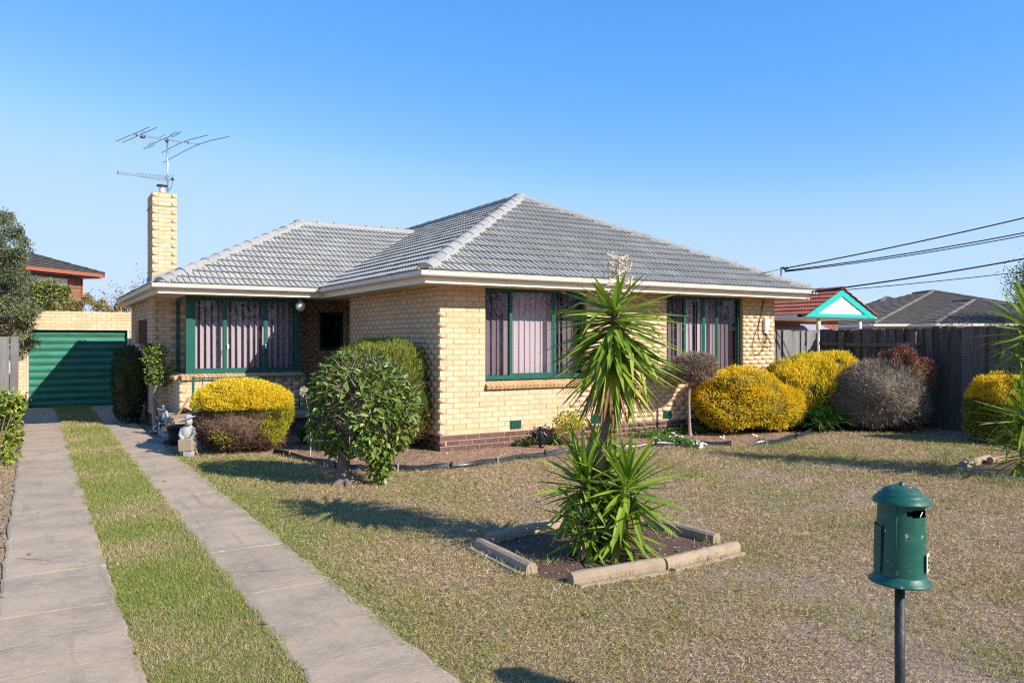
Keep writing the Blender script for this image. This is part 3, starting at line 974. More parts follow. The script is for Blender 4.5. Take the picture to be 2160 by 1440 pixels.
# white meter box and looped cable on the right end of the front wall
jb = P(1612, 672, 16.25); jx = jb.x
b = MB(); b.box((12.98, AY - .075, 1.99), (13.10, AY - .006, 2.24), bev=.01)
jbo = b.part('junction_box', M['white'], house)
b = MB(); b.box((13.00, AY - .05, 1.93), (13.08, AY - .008, 1.99)); b.part('gland', M['white'], jbo)
b = MB()
def loop(pts, r=.006):
    b.tube(pts, r, 5)
y_ = AY - .02
def sm(pts, n=6):
    out = []
    for k in range(len(pts) - 1):
        p0 = Vector(pts[max(k-1, 0)]); p1 = Vector(pts[k]); p2 = Vector(pts[k+1]); p3 = Vector(pts[min(k+2, len(pts)-1)])
        for j in range(n):
            t_ = j / n
            out.append(.5 * ((2*p1) + (p2 - p0)*t_ + (2*p0 - 5*p1 + 4*p2 - p3)*t_*t_ + (3*p1 - p0 - 3*p2 + p3)*t_**3))
    out.append(Vector(pts[-1]))
    return out
loop(sm([(12.98, y_, 2.62), (12.85, y_, 2.15), (12.66, y_, 1.75), (12.68, y_, 1.52), (12.85, y_, 1.50), (13.02, y_, 1.72), (13.05, y_, 1.94)]))
loop(sm([(13.03, y_, 1.94), (12.98, y_, 1.80), (13.04, y_, 1.72), (13.08, y_, 1.82), (13.05, y_, 1.94)]))
loop(sm([(13.06, y_, 1.94), (13.16, y_, 1.78), (13.22, y_, 1.68), (13.10, y_, 1.63), (12.9, y_, 1.72), (12.82, y_, 1.95), (12.9, y_, 2.3), (13.0, y_, 2.62)]))
b.part('looped_cable', M['cable'], house, smooth=True)
# brown box on the far left wall
b = MB(); b.box((1.93, 18.75, 1.72), (2.088, 19.35, 2.22), bev=.01)
hb = b.part('heater_box', mat('brown_metal', (.15,.075,.05), .5), house)
b = MB(); b.tube([(2.0, 19.0, 1.72), (2.0, 19.0, 1.62), (2.09, 19.0, 1.6)], .012, 6); b.part('pipe', M['cable'], hb)
# roof bracket for the service cable
rb = P(1647, 571, 16.8)
# ------------------------------------------------------------------ garage
M['fadedseam'] = mat('faded_seam', (.16,.19,.15), .8, noise=(12, .6, (.26,.24,.19)))
GY, GXa, GXb = 24.0, -1.2, 3.4
DX0, DX1, DZ = -.13, 2.19, 2.06
garage = thing('garage', 'flat topped cream brick garage with green ribbed door at the end of the driveway', 'garage', (1.1, 24.5, 0))
mb = MB(); holes = [(DX0 - GXa - .05, DX1 - GXa + .05, -.1, DZ)]
gh = [(holes[0][0], holes[0][1], 0.0, DZ)]
wall_core(mb, Vector((GXa, GY, 0)), UX, -UY, GXb - GXa, 0, 2.56, gh)
gw = mb.part('wall', M['mortar'], garage)
gb = lay_bricks(Vector((GXa, GY, 0)), UX, -UY, GXb - GXa, 0, 2.56, gh)
gl_ = sorted([(mx, score(mx.translation, -UY)) for mx, k, z in gb], key=lambda t: -t[1])
GBM = cube_mesh('brick', M['brick'])
for mx, s in gl_[:300]: add('brick', GBM, gw, mx)
if len(gl_) > 300: add('brickwork', join_cubes('brickwork', [t[0] for t in gl_[300:]], M['brick']), garage, kind='stuff')
mb = MB(); mb.box((GXa, GY + .23, 0), (GXb, GY + 6, 2.5)); mb.part('body', M['mortar'], garage)
mb = MB()
for x in (DX0 - .045, DX1 + .005): mb.box((x, GY - .01, 0), (x + .04, GY + .12, DZ - .002))
mb.part('door_frame', M['cream'], garage)
mb = MB(); mb.box((DX0 - .04, GY + .14, 0), (DX1 + .04, GY + .16, DZ - .002)); gd = mb.part('door', M['door_green'], garage)
n = 11
for k in range(n):
    h = DZ / n; z0 = k * h
    rows = []
    for z, y in ((0.004, .018), (.018, .002), (.05, -.012), (h * .5, -.020), (h - .05, -.012), (h - .018, .002), (h - .004, .018)):
        rows.append([(DX0 + .002, GY + .12 + y, z0 + z), (DX1 - .002, GY + .12 + y, z0 + z)])
    mb = MB(); mb.grid(rows); mb.part('door_rib', M['door_green'], gd)
    if k:
        mb = MB(); mb.box((DX0 + .002, GY + .128, z0 - .005), (DX1 - .002, GY + .137, z0 + .005)); mb.part('door_seam', M['fadedseam'], gd)

# ------------------------------------------------------------------ driveway of two concrete strips
mb = MB()
mb.poly([(-.20, .2, .004), (.47, .2, .004), (.50, 23.98, .004), (-.18, 23.98, .004)])
mb.poly([(1.215, .2, .004), (1.84, .2, .004), (1.84, 23.98, .004), (1.215, 23.98, .004)])
drive = tag(add('driveway', mb.mesh('driveway', M['joint'])), kind='structure')
def slab(xa, xb, ya, yb):
    rows = []
    nn = max(3, int((yb - ya) / .16))
    dz = random.uniform(-.002, .003)
    for k in range(nn + 1):
        y = ya + (yb - ya) * k / nn
        l, r = xa + random.uniform(-.013, .013), xb + random.uniform(-.013, .013)
        if k in (0, nn): l += .012; r -= .012
        q = .0015 if k in (0, nn) else 0
        z = .022 + dz - q
        rows.append([(l - .004, y, .001), (l, y, z - .006), (l + .02, y, z), ((l + r) / 2, y, z + .003), (r - .02, y, z), (r, y, z - .006), (r + .004, y, .001)])
    mb = MB()
    a0, a1 = rows[0], rows[-1]
    mb.grid([[(p[0], p[1] - .004, .001) for p in a0]] + rows + [[(p[0], p[1] + .004, .001) for p in a1]])
    add('slab', mb.mesh('slab', M['concrete'], smooth=False), drive)
ly = [.2, 1.0, 2.3, 3.55, 4.8, 5.85, 6.84, 8.19, 9.35, 10.8, 12.1, 13.4, 14.7, 16.0, 17.3, 18.6, 20.0, 21.3, 22.6, 23.97]
ry = [.2, 1.5, 2.85, 4.15, 5.55, 6.78, 8.09, 9.46, 10.75, 12.0, 13.3, 14.6, 15.9, 17.2, 18.5, 19.8, 21.1, 22.5, 23.97]
for a, b in zip(ly[:-1], ly[1:]): slab(-.21, .485, a + .005, b - .005)
for a, b in zip(ry[:-1], ry[1:]): slab(1.20, 1.855, a + .005, b - .005)

for (x, y, dx, dy) in ((-.18, 5.2, .5, .25), (1.23, 6.1, .55, -.15), (.1, 9.9, .3, .35), (1.3, 3.4, .45, .3), (1.6, 8.7, .2, .5), (-.1, 7.4, .28, -.3)):
    q = MB(); rows = []
    for k in range(13):
        f_ = k / 12; a_ = Vector((x + dx * f_ + random.uniform(-.018, .018), y + dy * f_ + random.uniform(-.022, .022), .0275))
        w_ = .0022 * (1 - .6 * f_); rows.append([a_ + Vector((-w_, -w_, 0)), a_ + Vector((w_, w_, 0))])
    q.grid(rows); q.part('crack', M['joint'], drive)

# ------------------------------------------------------------------ garden beds and edging
edge1 = [(575, 958), (640, 972), (690, 984), (728, 992), (775, 995)]
edge2 = [(800, 994), (870, 994), (930, 992), (985, 988), (1040, 980), (1090, 972), (1150, 964), (1210, 957), (1290, 949), (1350, 945), (1405, 942), (1450, 940), (1500, 941), (1543, 942)]
edge3 = [(1597, 941), (1632, 938), (1668, 931), (1697, 921), (1722, 911)]
E1, E2, E3 = [[G(*p) for p in e] for e in (edge1, edge2, edge3)]
bedpoly = [Vector((2.2, 13.45, 0))] + E1 + E2 + E3 + [G(1800, 912), G(1900, 915), G(2000, 925), G(2090, 935), Vector((15.4, 6.5, 0)), Vector((15.4, 11.7, 0)), Vector((13.3, 11.7, 0)), Vector((13.3, AY - .02, 0)), Vector((AX, AY - .02, 0)), Vector((AX, 14.8, 0)), Vector((2.2, 14.8, 0))]
mb = MB(); mb.poly([(p.x, p.y, .008) for p in bedpoly])
bed = tag(add('garden_bed', mb.mesh('garden_bed', M['soil'])), kind='structure')
def ribbon(name, pts, label, h=.085, mid=()):
    pp = sm([(p.x, p.y, 0) for p in pts], 5)
    rows = []
    for k, p in enumerate(pp):
        t = (pp[min(k+1, len(pp)-1)] - pp[max(k-1, 0)]).normalized()
        s_ = Vector((t.y, -t.x, 0))
        if s_.dot(Vector((0,0,0)) - p) < 0: s_ = -s_
        lean = .016 * math.sin(k * .55 + len(pp)) + .012
        hh = h + .012 * math.sin(k * .8) + random.uniform(-.003, .003)
        a = p + s_ * .004; b = p - s_ * lean
        c = p - s_ * (lean * .4) + s_ * .012 * math.sin(k * .9)
        rows.append([(a.x, a.y, -.01), (c.x, c.y, hh * .5), (b.x, b.y, hh), (b.x - s_.x*.006, b.y - s_.y*.006, hh + .002), (c.x - s_.x*.008, c.y - s_.y*.008, hh * .5), (a.x - s_.x*.008, a.y - s_.y*.008, -.01)])
    th = thing(name, label, 'garden edging', (pts[0].x, pts[0].y, 0), 'strips of black plastic garden edging')
    q = MB(); q.grid(rows); q.part('strip', M['black'], th, smooth=True)
    for k in range(3, len(pp) - 1, 9):
        p = pp[k]; q = MB(); q.box((p.x - .012, p.y - .012, 0), (p.x + .012, p.y + .012, h + .03)); q.part('peg', M['metal'] if k % 2 else M['black'], th)
ribbon('garden_edging', E1, 'short shaded strip of black plastic edging between the gold capped shrub and the leafy tree')
ribbon('garden_edging', E2, 'long curved strip of black plastic edging in front of the front wall of the house')
ribbon('garden_edging', E3, 'short crooked strip of black plastic edging in front of the amber shrub and strappy plant', h=.10)

def log_edge(a, b, label, w=.10, h=.095, parts=1, tilt=0.0, foot=True):
    a, b = Vector((a.x, a.y, 0)), Vector((b.x, b.y, 0))
    t = (b - a).normalized(); s_ = Vector((-t.y, t.x, 0))
    prof = [(-w/2, -.02), (-w/2, h * .55), (-w*.42, h * .8), (-w*.2, h * .97), (0, h), (w*.2, h * .97), (w*.42, h * .8), (w/2, h * .55), (w/2, -.02)]
    L = (b - a).length; nn = max(4, int(L / .09))
    rows = []
    for k in range(nn + 1):
        p = a + t * (L * k / nn)
        q = .97 if k in (0, nn) else 1
        rows.append([(p.x + s_.x * (u_ * q + random.uniform(-.002, .002)), p.y + s_.y * (u_ * q), (z * q + random.uniform(-.002, .002)) + tilt * k / nn) for u_, z in prof])
    mb = MB(); mb.grid(rows, caps=True)
    if foot:
        mb.box((0, 0, 0), (1, 1, 1), Matrix(((t.x*L*.96, s_.x*.06, 0, a.x + t.x*L*.02 - s_.x*(w/2 + .058)), (t.y*L*.96, s_.y*.06, 0, a.y + t.y*L*.02 - s_.y*(w/2 + .058)), (0, 0, .026, .0), (0,0,0,1))))
    return mb.solo('concrete_edging', M['edging'], label, 'concrete edging', 'pieces of concrete edging round the yucca beds')
c1, c2, c3, c4 = G(1203, 1234), G(1403, 1201), G(1400, 1201.5), G(1553, 1164)
log_edge(c1, G(1396, 1203), 'pale concrete edging piece at the open corner of the square yucca bed', tilt=.01)
log_edge(c3, c4, 'pale concrete edging piece ending at the outer tip of the square yucca bed')
log_edge(G(1010, 1156), G(1122, 1212), 'short round topped concrete edging piece lying beside the gap in the square bed')
log_edge(G(1030, 1146), G(1180, 1112), 'shaded rear concrete edging piece on the driveway side of the square bed', foot=False)
log_edge(G(1370, 1108), G(1512, 1147), 'rear concrete edging piece behind the yucca clump on the fence side of the square bed', foot=False)
ybed = [G(1012, 1160), G(1122, 1215), G(1203, 1236), G(1403, 1203), G(1548, 1165), G(1512, 1147), G(1370, 1108), G(1180, 1112), G(1030, 1146)]
mb = MB(); mb.poly([(p.x, p.y, .009) for p in ybed]); tag(add('yucca_bed', mb.mesh('yucca_bed', M['darksoil'])), kind='structure')
rbed = [G(2020, 992), G(2100, 1004), G(2260, 1035), G(2400, 1000), G(2200, 965), G(2090, 972)]
mb = MB(); mb.poly([(p.x, p.y, .009) for p in rbed]); tag(add('corner_bed', mb.mesh('corner_bed', M['darksoil'])), kind='structure')
log_edge(G(2022, 994), G(2270, 1040), 'weathered concrete edging along the street side of the bed under the big corner yucca', h=.07)
log_edge(G(2030, 988), G(2085, 972), 'dark short concrete edging piece at the driveway end of the corner yucca bed', h=.10, foot=False)
mb = MB(); mb.tube([G(2088, 980) + Vector((0, 0, .06)), G(2128, 976) + Vector((0, 0, .06))], .055, 9); mb.solo('wood_log', M['handle'], 'cut end of a brown log lying under the corner yucca', 'log')

# ------------------------------------------------------------------ fences
def paling_mesh(name, m, w, h):
    mb = MB(); mb.box((-w/2, -.009, 0), (w/2, .009, h)); 
    me = mb.mesh(name, m); return me
def fence(name, label, a, b, n_out, h, m, rails='front', w=.10, lean=.012, posts=(), rail_m=None, gap=.004, top_jit=.02, post_h=None, pitch_f=1.0):
    a, b = Vector((*a, 0)), Vector((*b, 0))
    t = (b - a).normalized(); L = (b - a).length
    n_out = Vector((*n_out, 0))
    th = thing(name, label, 'fence', ((a.x + b.x)/2, (a.y + b.y)/2, 0), 'timber paling fences')
    me = [paling_mesh('paling', m, w, h), paling_mesh('paling', m, w * .93, h), paling_mesh('paling', m, w * 1.05, h)]
    k = 0; x = w / 2
    while x < L:
        j = random.choice((0, 0, 1, 2))
        tl = random.gauss(0, lean)
        o = a + t * x + n_out * ((.021 if pitch_f < 1 else .004) * (k % 2) + random.uniform(-.004, .004))
        up = (Vector((0, 0, 1)) + t * tl + n_out * random.gauss(0, .008)).normalized()
        sd = t.copy(); nn = sd.cross(up)
        sc = 1 + random.uniform(-top_jit, top_jit) / h
        Mx = Matrix(((sd.x, nn.x, up.x*sc, o.x), (sd.y, nn.y, up.y*sc, o.y), (sd.z, nn.z, up.z*sc, o.z), (0,0,0,1)))
        add('paling', me[j], th, Mx)
        x += w * pitch_f + gap + random.uniform(-.003, .004); k += 1
    rs = n_out if rails == 'front' else -n_out
    for z in (.35, h - .30):
        q = MB()
        segs = 8; rows = []
        for s_ in range(segs + 1):
            p = a + t * (L * s_ / segs) + rs * .05
            zz = z + (.035 * math.sin(s_ / segs * math.pi) * -1 if rails == 'front' else 0)
            rows.append([(p.x + rs.x*(d_ - .02), p.y + rs.y*(d_ - .02), zz + e_) for d_, e_ in ((0, -.04), (.045, -.04), (.045, .04), (0, .04))])
        q.grid(rows, closed=True, caps=True); q.part('rail', rail_m or m, th)
    for s_ in posts:
        p = a + t * s_ + rs * .07
        q = MB(); ph = post_h or h - .06
        q.box((p.x - .05, p.y - .06, 0), (p.x + .05, p.y + .06, ph)); q.part('post', rail_m or m, th)
    return th
BXF = 15.5
fence('paling_fence', 'sunlit grey paling fence panel between the end of the house and the side boundary', (13.42, 11.80), (15.46, 11.80), (0, -1), 2.0, M['wood'], rails='back', lean=.006, w=.115, pitch_f=.86, gap=0)
fence('paling_fence', 'dark shaded side fence section with a sagging top rail on show', (BXF + .06, 9.20), (BXF + .06, 11.74), (-1, 0), 2.02, M['darkwood'], rails='front', posts=(.25, 1.95), lean=.006, w=.13, pitch_f=.78, gap=0)
fence('paling_fence', 'dark weathered side fence of tall overlapping palings behind the corner yucca', (BXF - .03, 1.5), (BXF - .03, 9.30), (-1, 0), 2.04, M['darkwood'], rails='back', lean=.011, w=.145, pitch_f=.76, gap=0)
fence('paling_fence', 'short piece of silver grey paling fence beside the driveway and garage', (-1.7, 17.0), (-.275, 17.0), (0, -1), 1.86, M['wood'], rails='back', w=.14, lean=.02)

# ------------------------------------------------------------------ leaf clouds
def unit(a):
    return a / np.maximum(np.linalg.norm(a, axis=1, keepdims=True), 1e-9)
def blades(Pn, D, L, W, fold=0.0, side=None, mid=.42):
    n = len(Pn)
    D = unit(D)
    if side is None: side = unit(np.cross(D, RNG.normal(size=(n, 3))))
    N = np.cross(side, D)
    L = np.broadcast_to(np.asarray(L, float), (n,))[:, None]; W = np.broadcast_to(np.asarray(W, float), (n,))[:, None]
    V = np.empty((n, 4, 3))
    V[:, 0] = Pn
    V[:, 1] = Pn + D * L * mid + side * W * .5 + N * fold * L
    V[:, 2] = Pn + D * L
    V[:, 3] = Pn + D * L * mid - side * W * .5 + N * fold * L
    Fc = np.arange(n * 4).reshape(n, 4)
    return V.reshape(-1, 3), Fc
def folded(Pn, D, L, W, side, droop=.15):
    """leaf with a midrib: 4 triangles as 2 quads each side of the rib"""
    n = len(Pn); D = unit(D); N = np.cross(side, D)
    L = np.broadcast_to(np.asarray(L, float), (n,))[:, None]; W = np.broadcast_to(np.asarray(W, float), (n,))[:, None]
    V = np.empty((n, 6, 3))
    V[:, 0] = Pn
    V[:, 1] = Pn + D * L * .38 + side * W * .5 + N * W * .16
    V[:, 2] = Pn + D * L * .74 + side * W * .36 + N * (W * .12 - L * droop * .4)
    V[:, 3] = Pn + D * L - N * L * droop
    V[:, 4] = Pn + D * L * .74 - side * W * .36 + N * (W * .12 - L * droop * .4)
    V[:, 5] = Pn + D * L * .38 - side * W * .5 + N * W * .16
    b = np.arange(n)[:, None] * 6
    Fc = np.concatenate([b + np.array([[0, 1, 2, 3]]), b + np.array([[0, 3, 4, 5]])], 1).reshape(-1, 4)
    return V.reshape(-1, 3), Fc
class Blob:
    def __init__(s, c, r, e=2.0, lump=.08, freq=4.0, seed=0, rot=0.0, clump=0, spread=1.0):
        s.clump, s.spread = clump, spread
        s.c, s.r, s.e, s.lump = np.array(c, float), np.array(r, float), e, lump
        g_ = np.random.default_rng(seed)
        s.a = g_.normal(size=(7, 3)) * freq; s.ph = g_.uniform(0, 6.28, 7)
        s.rot = rot
    def rad(s, d):
        k = 1.0 / (np.abs(d) ** s.e).sum(1) ** (1.0 / s.e)
        return k * (1 + s.lump * np.sin(d @ s.a.T + s.ph).mean(1) * 2.2)
    def at(s, d, f=1.0):
        p = d * (s.rad(d) * f)[:, None] * s.r
        if s.rot:
            c_, n_ = math.cos(s.rot), math.sin(s.rot)
            p = np.stack([p[:, 0]*c_ - p[:, 1]*n_, p[:, 0]*n_ + p[:, 1]*c_, p[:, 2]], 1)
        return s.c + p
    def sample(s, n, depth_=.10, zmin=-1.0):
        if not s.clump:
            d = unit(RNG.normal(size=(int(n * 2.2) + 50, 3)))
            d = d[d[:, 2] > zmin][:n]
            f = 1 - np.abs(RNG.normal(size=len(d))) * depth_
            return s.at(d, f), d, f
        m = max(8, int(n / s.clump))
        dc = unit(RNG.normal(size=(m, 3))); fc = 1 + RNG.normal(size=m) * .035
        k = RNG.integers(0, m, int(n * 1.9))
        r_ = np.abs(RNG.normal(size=(len(k), 1)))
        d = unit(dc[k] + RNG.normal(size=(len(k), 3)) * (.045 * s.spread))
        off = np.linalg.norm(d - dc[k], axis=1) / (.045 * s.spread)
        f = fc[k] * (1 - np.abs(RNG.normal(size=len(k))) * depth_ * .8) - .018 * off
        ok = d[:, 2] > zmin
        return s.at(d, f)[ok][:n], d[ok][:n], f[ok][:n]
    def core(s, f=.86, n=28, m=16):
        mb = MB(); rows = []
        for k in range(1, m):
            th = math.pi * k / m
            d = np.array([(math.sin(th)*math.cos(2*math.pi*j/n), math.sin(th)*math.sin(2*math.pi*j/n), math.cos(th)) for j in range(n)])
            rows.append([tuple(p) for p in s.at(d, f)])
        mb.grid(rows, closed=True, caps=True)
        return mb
def drop_low(V, Fc, mi=None, z=.0):
    k = Fc.shape[1]
    ok = V[Fc.ravel(), 2].reshape(-1, k).min(1) > z
    return V, Fc[ok], None if mi is None else mi[ok]
def leaf_part(name, V, Fc, mats, mi, parent, kind='stuff', rep=1):
    V, Fc, mi = drop_low(V, Fc, mi, .004)
    me = np_mesh(name, V, Fc, mats, mi)
    return add(name, me, parent, kind=kind)

def sprig_bush(root, blobs, n, mats, pick, L=(.03, .06), W=.012, up=.5, out_=.8, rnd_=.5, core_m='core', depth_=.07, zmin=-.75, name='foliage', core_f=.86, fold=0.05, core=True):
    Vs, Fs, Ms, base = [], [], [], 0
    for bl in blobs:
        nn = int(n / len(blobs))
        p, d, f = bl.sample(nn, depth_, zmin)
        D = d * out_ + np.array([0, 0, up]) + RNG.normal(size=p.shape) * rnd_
        V, Fc = blades(p, D, RNG.uniform(L[0], L[1], len(p)), W * RNG.uniform(.7, 1.3, len(p)), fold)
        Vs.append(V); Fs.append(Fc + base); base += len(V); Ms.append(pick(p, d, f))
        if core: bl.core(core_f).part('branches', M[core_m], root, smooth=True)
    return leaf_part(name, np.concatenate(Vs), np.concatenate(Fs), mats, np.concatenate(Ms).astype(np.int32), root)
def vnoise(p, s, seed=0):
    g_ = np.random.default_rng(seed)
    a = g_.normal(size=(9, 3)) * s; ph = g_.uniform(0, 6.28, 9)
    return np.sin(p @ a.T + ph).mean(1) * 1.6

def twigs(root, bl, n, m, L=(.08, .2), r=.003, zmin=-.7, name='twigs', inward=.3, sel=None):
    p, d, f = bl.sample(n, .10, zmin)
    if sel is not None:
        ok = sel(p, d); p, d = p[ok], d[ok]
    D = d * .35 + RNG.normal(size=p.shape) * .7 + np.array([0, 0, .25])
    V, Fc = blades(p - d * .02, D, RNG.uniform(L[0], L[1], len(p)), r * 2, RNG.uniform(-.08, .08))
    return leaf_part(name, V, Fc, m, None, root)

# --- gold capped shrub beside the railing
c = G(511, 940); cx, cy = 2.82, 12.98
gs = thing('capped_shrub', 'clipped shrub with bright yellow flat top and bare brown sides beside the railing', 'shrub', (cx, cy, 0))
top = Blob((cx, cy, .72), (.72, .72, .41), 2.2, .06, 3.0, 3, clump=30, spread=1.6)
low = Blob((cx, cy, .45), (.69, .69, .45), 2.6, .08, 3.4, 4)
def pk(p, d, f):
    r = RNG.random(len(p)); return np.where((d[:, 2] < .02) & (r < .6), 1, np.where(r < .07, 1, 0))
sprig_bush(gs, [top], 34000, [M['gold'], M['goldgreen']], pk, (.025, .05), .013, .75, .5, .45, zmin=-.05, depth_=.035)
low.core(.88).part('branches', M['twig'], gs, smooth=True)
twigs(gs, low, 17000, M['twig'], (.05, .16), .0035, zmin=-.85, sel=lambda p, d: p[:, 2] < .78 + .07*np.sin(p[:,0]*7))
side = Blob((cx + .05, cy - .02, .47), (.73, .73, .45), 2.6, .09, 4.0, 5)
p, d, f = side.sample(26000, .05, -.7)
dv = d @ np.array([RGT.x, RGT.y, 0])
ok = (dv + .14 * vnoise(p, 6, 3) > .66) | ((vnoise(p, 5, 9) > .72) & (d[:, 2] < .1) & (RNG.random(len(p)) < .5))
V, Fc = blades(p[ok], d[ok] * .6 + np.array([0, 0, .7]) + RNG.normal(size=(ok.sum(), 3)) * .4, RNG.uniform(.03, .07, ok.sum()), .012)
leaf_part('green_growth', V, Fc, [M['goldgreen']], None, gs)

# --- feathery olive conifer in the corner of the wing
cx, cy = 4.79, 12.05
cn = thing('conifer_shrub', 'feathery olive shrub with browned lower half against the side wall of the wing', 'shrub', (cx, cy, 0))
bl = Blob((cx, cy, .87), (.70, .74, .87), 2.8, .10, 4.0, 8, clump=26, spread=1.5)
def pk(p, d, f):
    br = (p[:, 2] < .85 + .3 * vnoise(p, 4, 2)) & (RNG.random(len(p)) < .72) & ((d @ np.array([RGT.x, RGT.y, 0])) < .80)
    gg = (d[:, 2] > .35) & (RNG.random(len(p)) < .55)
    return np.where(br, 1, np.where(gg, 2, 0))
sprig_bush(cn, [bl], 42000, [M['conifer'], M['twig'], M['paleleaf']], pk, (.05, .13), .009, .9, .5, .4, depth_=.09)

# --- amber, yellow and dead shrubs on the right
def shrub(name, label, loc, blobs, n, mats, pick, **kw):
    r = thing(name, label, 'shrub', loc)
    sprig_bush(r, blobs, n, mats, pick, **kw); return r
def pk(p, d, f):
    r = RNG.random(len(p)); return np.where(f < .90, 1, np.where((d[:, 2] < -.05) & (r < .3), 1, 0))
shrub('rounded_shrub', 'amber yellow rounded shrub at the end of the front wall beneath the far window', (11.85, 10.62, 0),
      [Blob((11.66, 10.62, .62), (.92, .80, .58), 2.5, .12, 4.2, 12, clump=40, spread=2.0), Blob((12.35, 10.5, .47), (.55, .62, .47), 2.4, .10, 4.2, 13, clump=40, spread=2.3), Blob((11.6, 10.75, .82), (.6, .5, .36), 2.3, .08, 4, 14, clump=40, spread=2.3)], 56000, [M['goldorange'], M['goldgreen']], pk, L=(.035, .08), W=.018, up=.25, out_=.8, rnd_=.6, depth_=.055)
def pk(p, d, f):
    v = vnoise(p, 3.2, 21) + .3 * RNG.normal(size=len(p)); return np.where((v > .35) | (f < .90), 1, 0)
shrub('rounded_shrub', 'bright lemon yellow and green mounded shrub in front of the sunlit fence panel', (13.95, 10.55, 0),
      [Blob((13.75, 10.75, .70), (.98, .85, .72), 2.3, .10, 4, 31, clump=30, spread=1.7), Blob((14.25, 10.6, .86), (.85, .75, .64), 2.2, .10, 4, 32, clump=30, spread=1.8)], 48000, [M['gold'], M['goldgreen']], pk, L=(.05, .12), W=.018, up=.75, out_=.6, rnd_=.4, depth_=.055)
dead = thing('dead_shrub', 'dead grey brown rounded shrub of bare twigs before the shaded fence', 'shrub', (14.35, 9.55, 0))
bl = Blob((14.35, 9.55, .67), (.93, .93, .68), 2.2, .11, 4, 41)
bl.core(.90).part('branches', M['drytwig'], dead, smooth=True)
twigs(dead, bl, 17000, M['greytwig'], (.07, .20), .0036, zmin=-.9)
twigs(dead, bl, 13000, M['drytwig'], (.06, .17), .0038, zmin=-.95)
p, d, f = bl.sample(9000, .06, -.6); ok = (vnoise(p, 3.5, 44) > .40); 
V, Fc = blades(p[ok], d[ok] * .5 + np.array([0, 0, .8]) + RNG.normal(size=(ok.sum(), 3)) * .4, RNG.uniform(.04, .1, ok.sum()), .010)
leaf_part('green_shoots', V, Fc, [M['conifer']], None, dead)
rs = thing('seed_headed_shrub', 'dark shrub with reddish brown seed heads behind the dead grey shrub', 'shrub', (15.0, 9.55, 0))
bl = Blob((14.86, 9.22, .80), (.52, .55, .80), 2.2, .16, 5, 51)
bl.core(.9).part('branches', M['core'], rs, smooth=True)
twigs(rs, bl, 5000, M['twig'], (.06, .16), .003, zmin=-.6)
p, d, f = bl.sample(7000, .05, .15)
V, Fc = blades(p, d * .3 + np.array([0, 0, .5]) + RNG.normal(size=p.shape) * .8, RNG.uniform(.02, .045, len(p)), .02)
leaf_part('seed_heads', V, Fc, [M['redbrown']], None, rs)
def pk(p, d, f):
    return np.where(d[:, 2] + .15 * vnoise(p, 5, 7) > .28, 0, np.where(RNG.random(len(p)) < .75, 2, 1))
q = P(2108, 850, 13.4)
shrub('gold_topped_shrub', 'dark clipped shrub with a golden top against the fence behind the corner yucca', (q.x, q.y, 0),
      [Blob((q.x, q.y, .57), (.40, .5, .59), 2.8, .11, 4, 61, clump=30, spread=2.4)], 24000, [M['goldorange'], M['goldgreen'], M['conifer']], pk, L=(.03, .07), W=.013, up=.5, out_=.7, rnd_=.5)

# ------------------------------------------------------------------ leafy tree in front of the bed
tb = G(728, 1022)
lt = thing('leafy_tree', 'small round evergreen tree with glossy leaves and a thick grey trunk on the lawn', 'tree', (tb.x, tb.y, 0))
tc = np.array(P(764, 852, 9.75))
mb = MB()
tx, ty = tb.x, tb.y
mb.tube(sm([(tx - .02, ty, -.03), (tx, ty, .10), (tx - .02, ty + .01, .25), (tx + .03, ty + .02, .45), (tx + .02, ty + .03, .62)], 4), [.135 - .055 * min(1, k / 6) - .012 * max(0, k - 8) / 8 + (.02 if k == 1 else 0) for k in range(17)], 12)
for k in range(6):
    a = k * 1.05 + .4
    mb.tube(sm([(tx, ty, .10), (tx + .13 * math.cos(a), ty + .13 * math.sin(a), .03), (tx + .26 * math.cos(a), ty + .26 * math.sin(a), -.02)], 3), [.06, .055, .05, .042, .034, .025, .012], 7)
tips = []
for k in range(26):
    a = k * 2.399; el = random.uniform(.15, 1.25)
    e = Vector((math.cos(a) * math.cos(el), math.sin(a) * math.cos(el), math.sin(el) * .9))
    s0 = Vector((tx + .02, ty + .02, random.uniform(.3, .62)))
    e2 = Vector(tuple(tc)) + Vector((e.x * .58, e.y * .58, (e.z - .35) * .62))
    m1 = s0.lerp(e2, .5) + Vector((random.uniform(-.06, .06), random.uniform(-.06, .06), random.uniform(-.03, .08)))
    mb.tube(sm([s0, m1, e2], 3), [.03, .026, .022, .018, .014, .010, .005], 6)
mb.part('trunk', M['bark'], lt, smooth=True)
bl = Blob(tc, (.64, .64, .60), 2.3, .16, 4.2, 71)
low = Blob(np.array(P(800, 985, 9.55)), (.13, .13, .19), 2.2, .15, 4, 72)
n1 = 4000
p, d, f = bl.sample(n1, .15, -.95)
p2, d2, f2 = low.sample(210, .3, -1)
neck = Blob(np.array(P(800, 945, 9.6)), (.12, .14, .2), 2.2, .15, 4, 73)
p3, d3, f3 = neck.sample(90, .3, -1)
p, d = np.concatenate([p, p2, p3]), np.concatenate([d, d2, d3])
keep = (vnoise(p, 7, 5) > -.62) & ~((np.linalg.norm((p - np.array(P(738, 850, 9.1))) * np.array([1, 1, 1.2]), axis=1) < .17) & (RNG.random(len(p)) < .75))
p, d = p[keep], d[keep]
D = d * .55 + RNG.normal(size=p.shape) * .55 + np.array([0, 0, -.15])
D = unit(D)
nrm_ = unit(d + np.array([0, 0, .6]) + RNG.normal(size=p.shape) * .45)
S = unit(np.cross(D, nrm_))
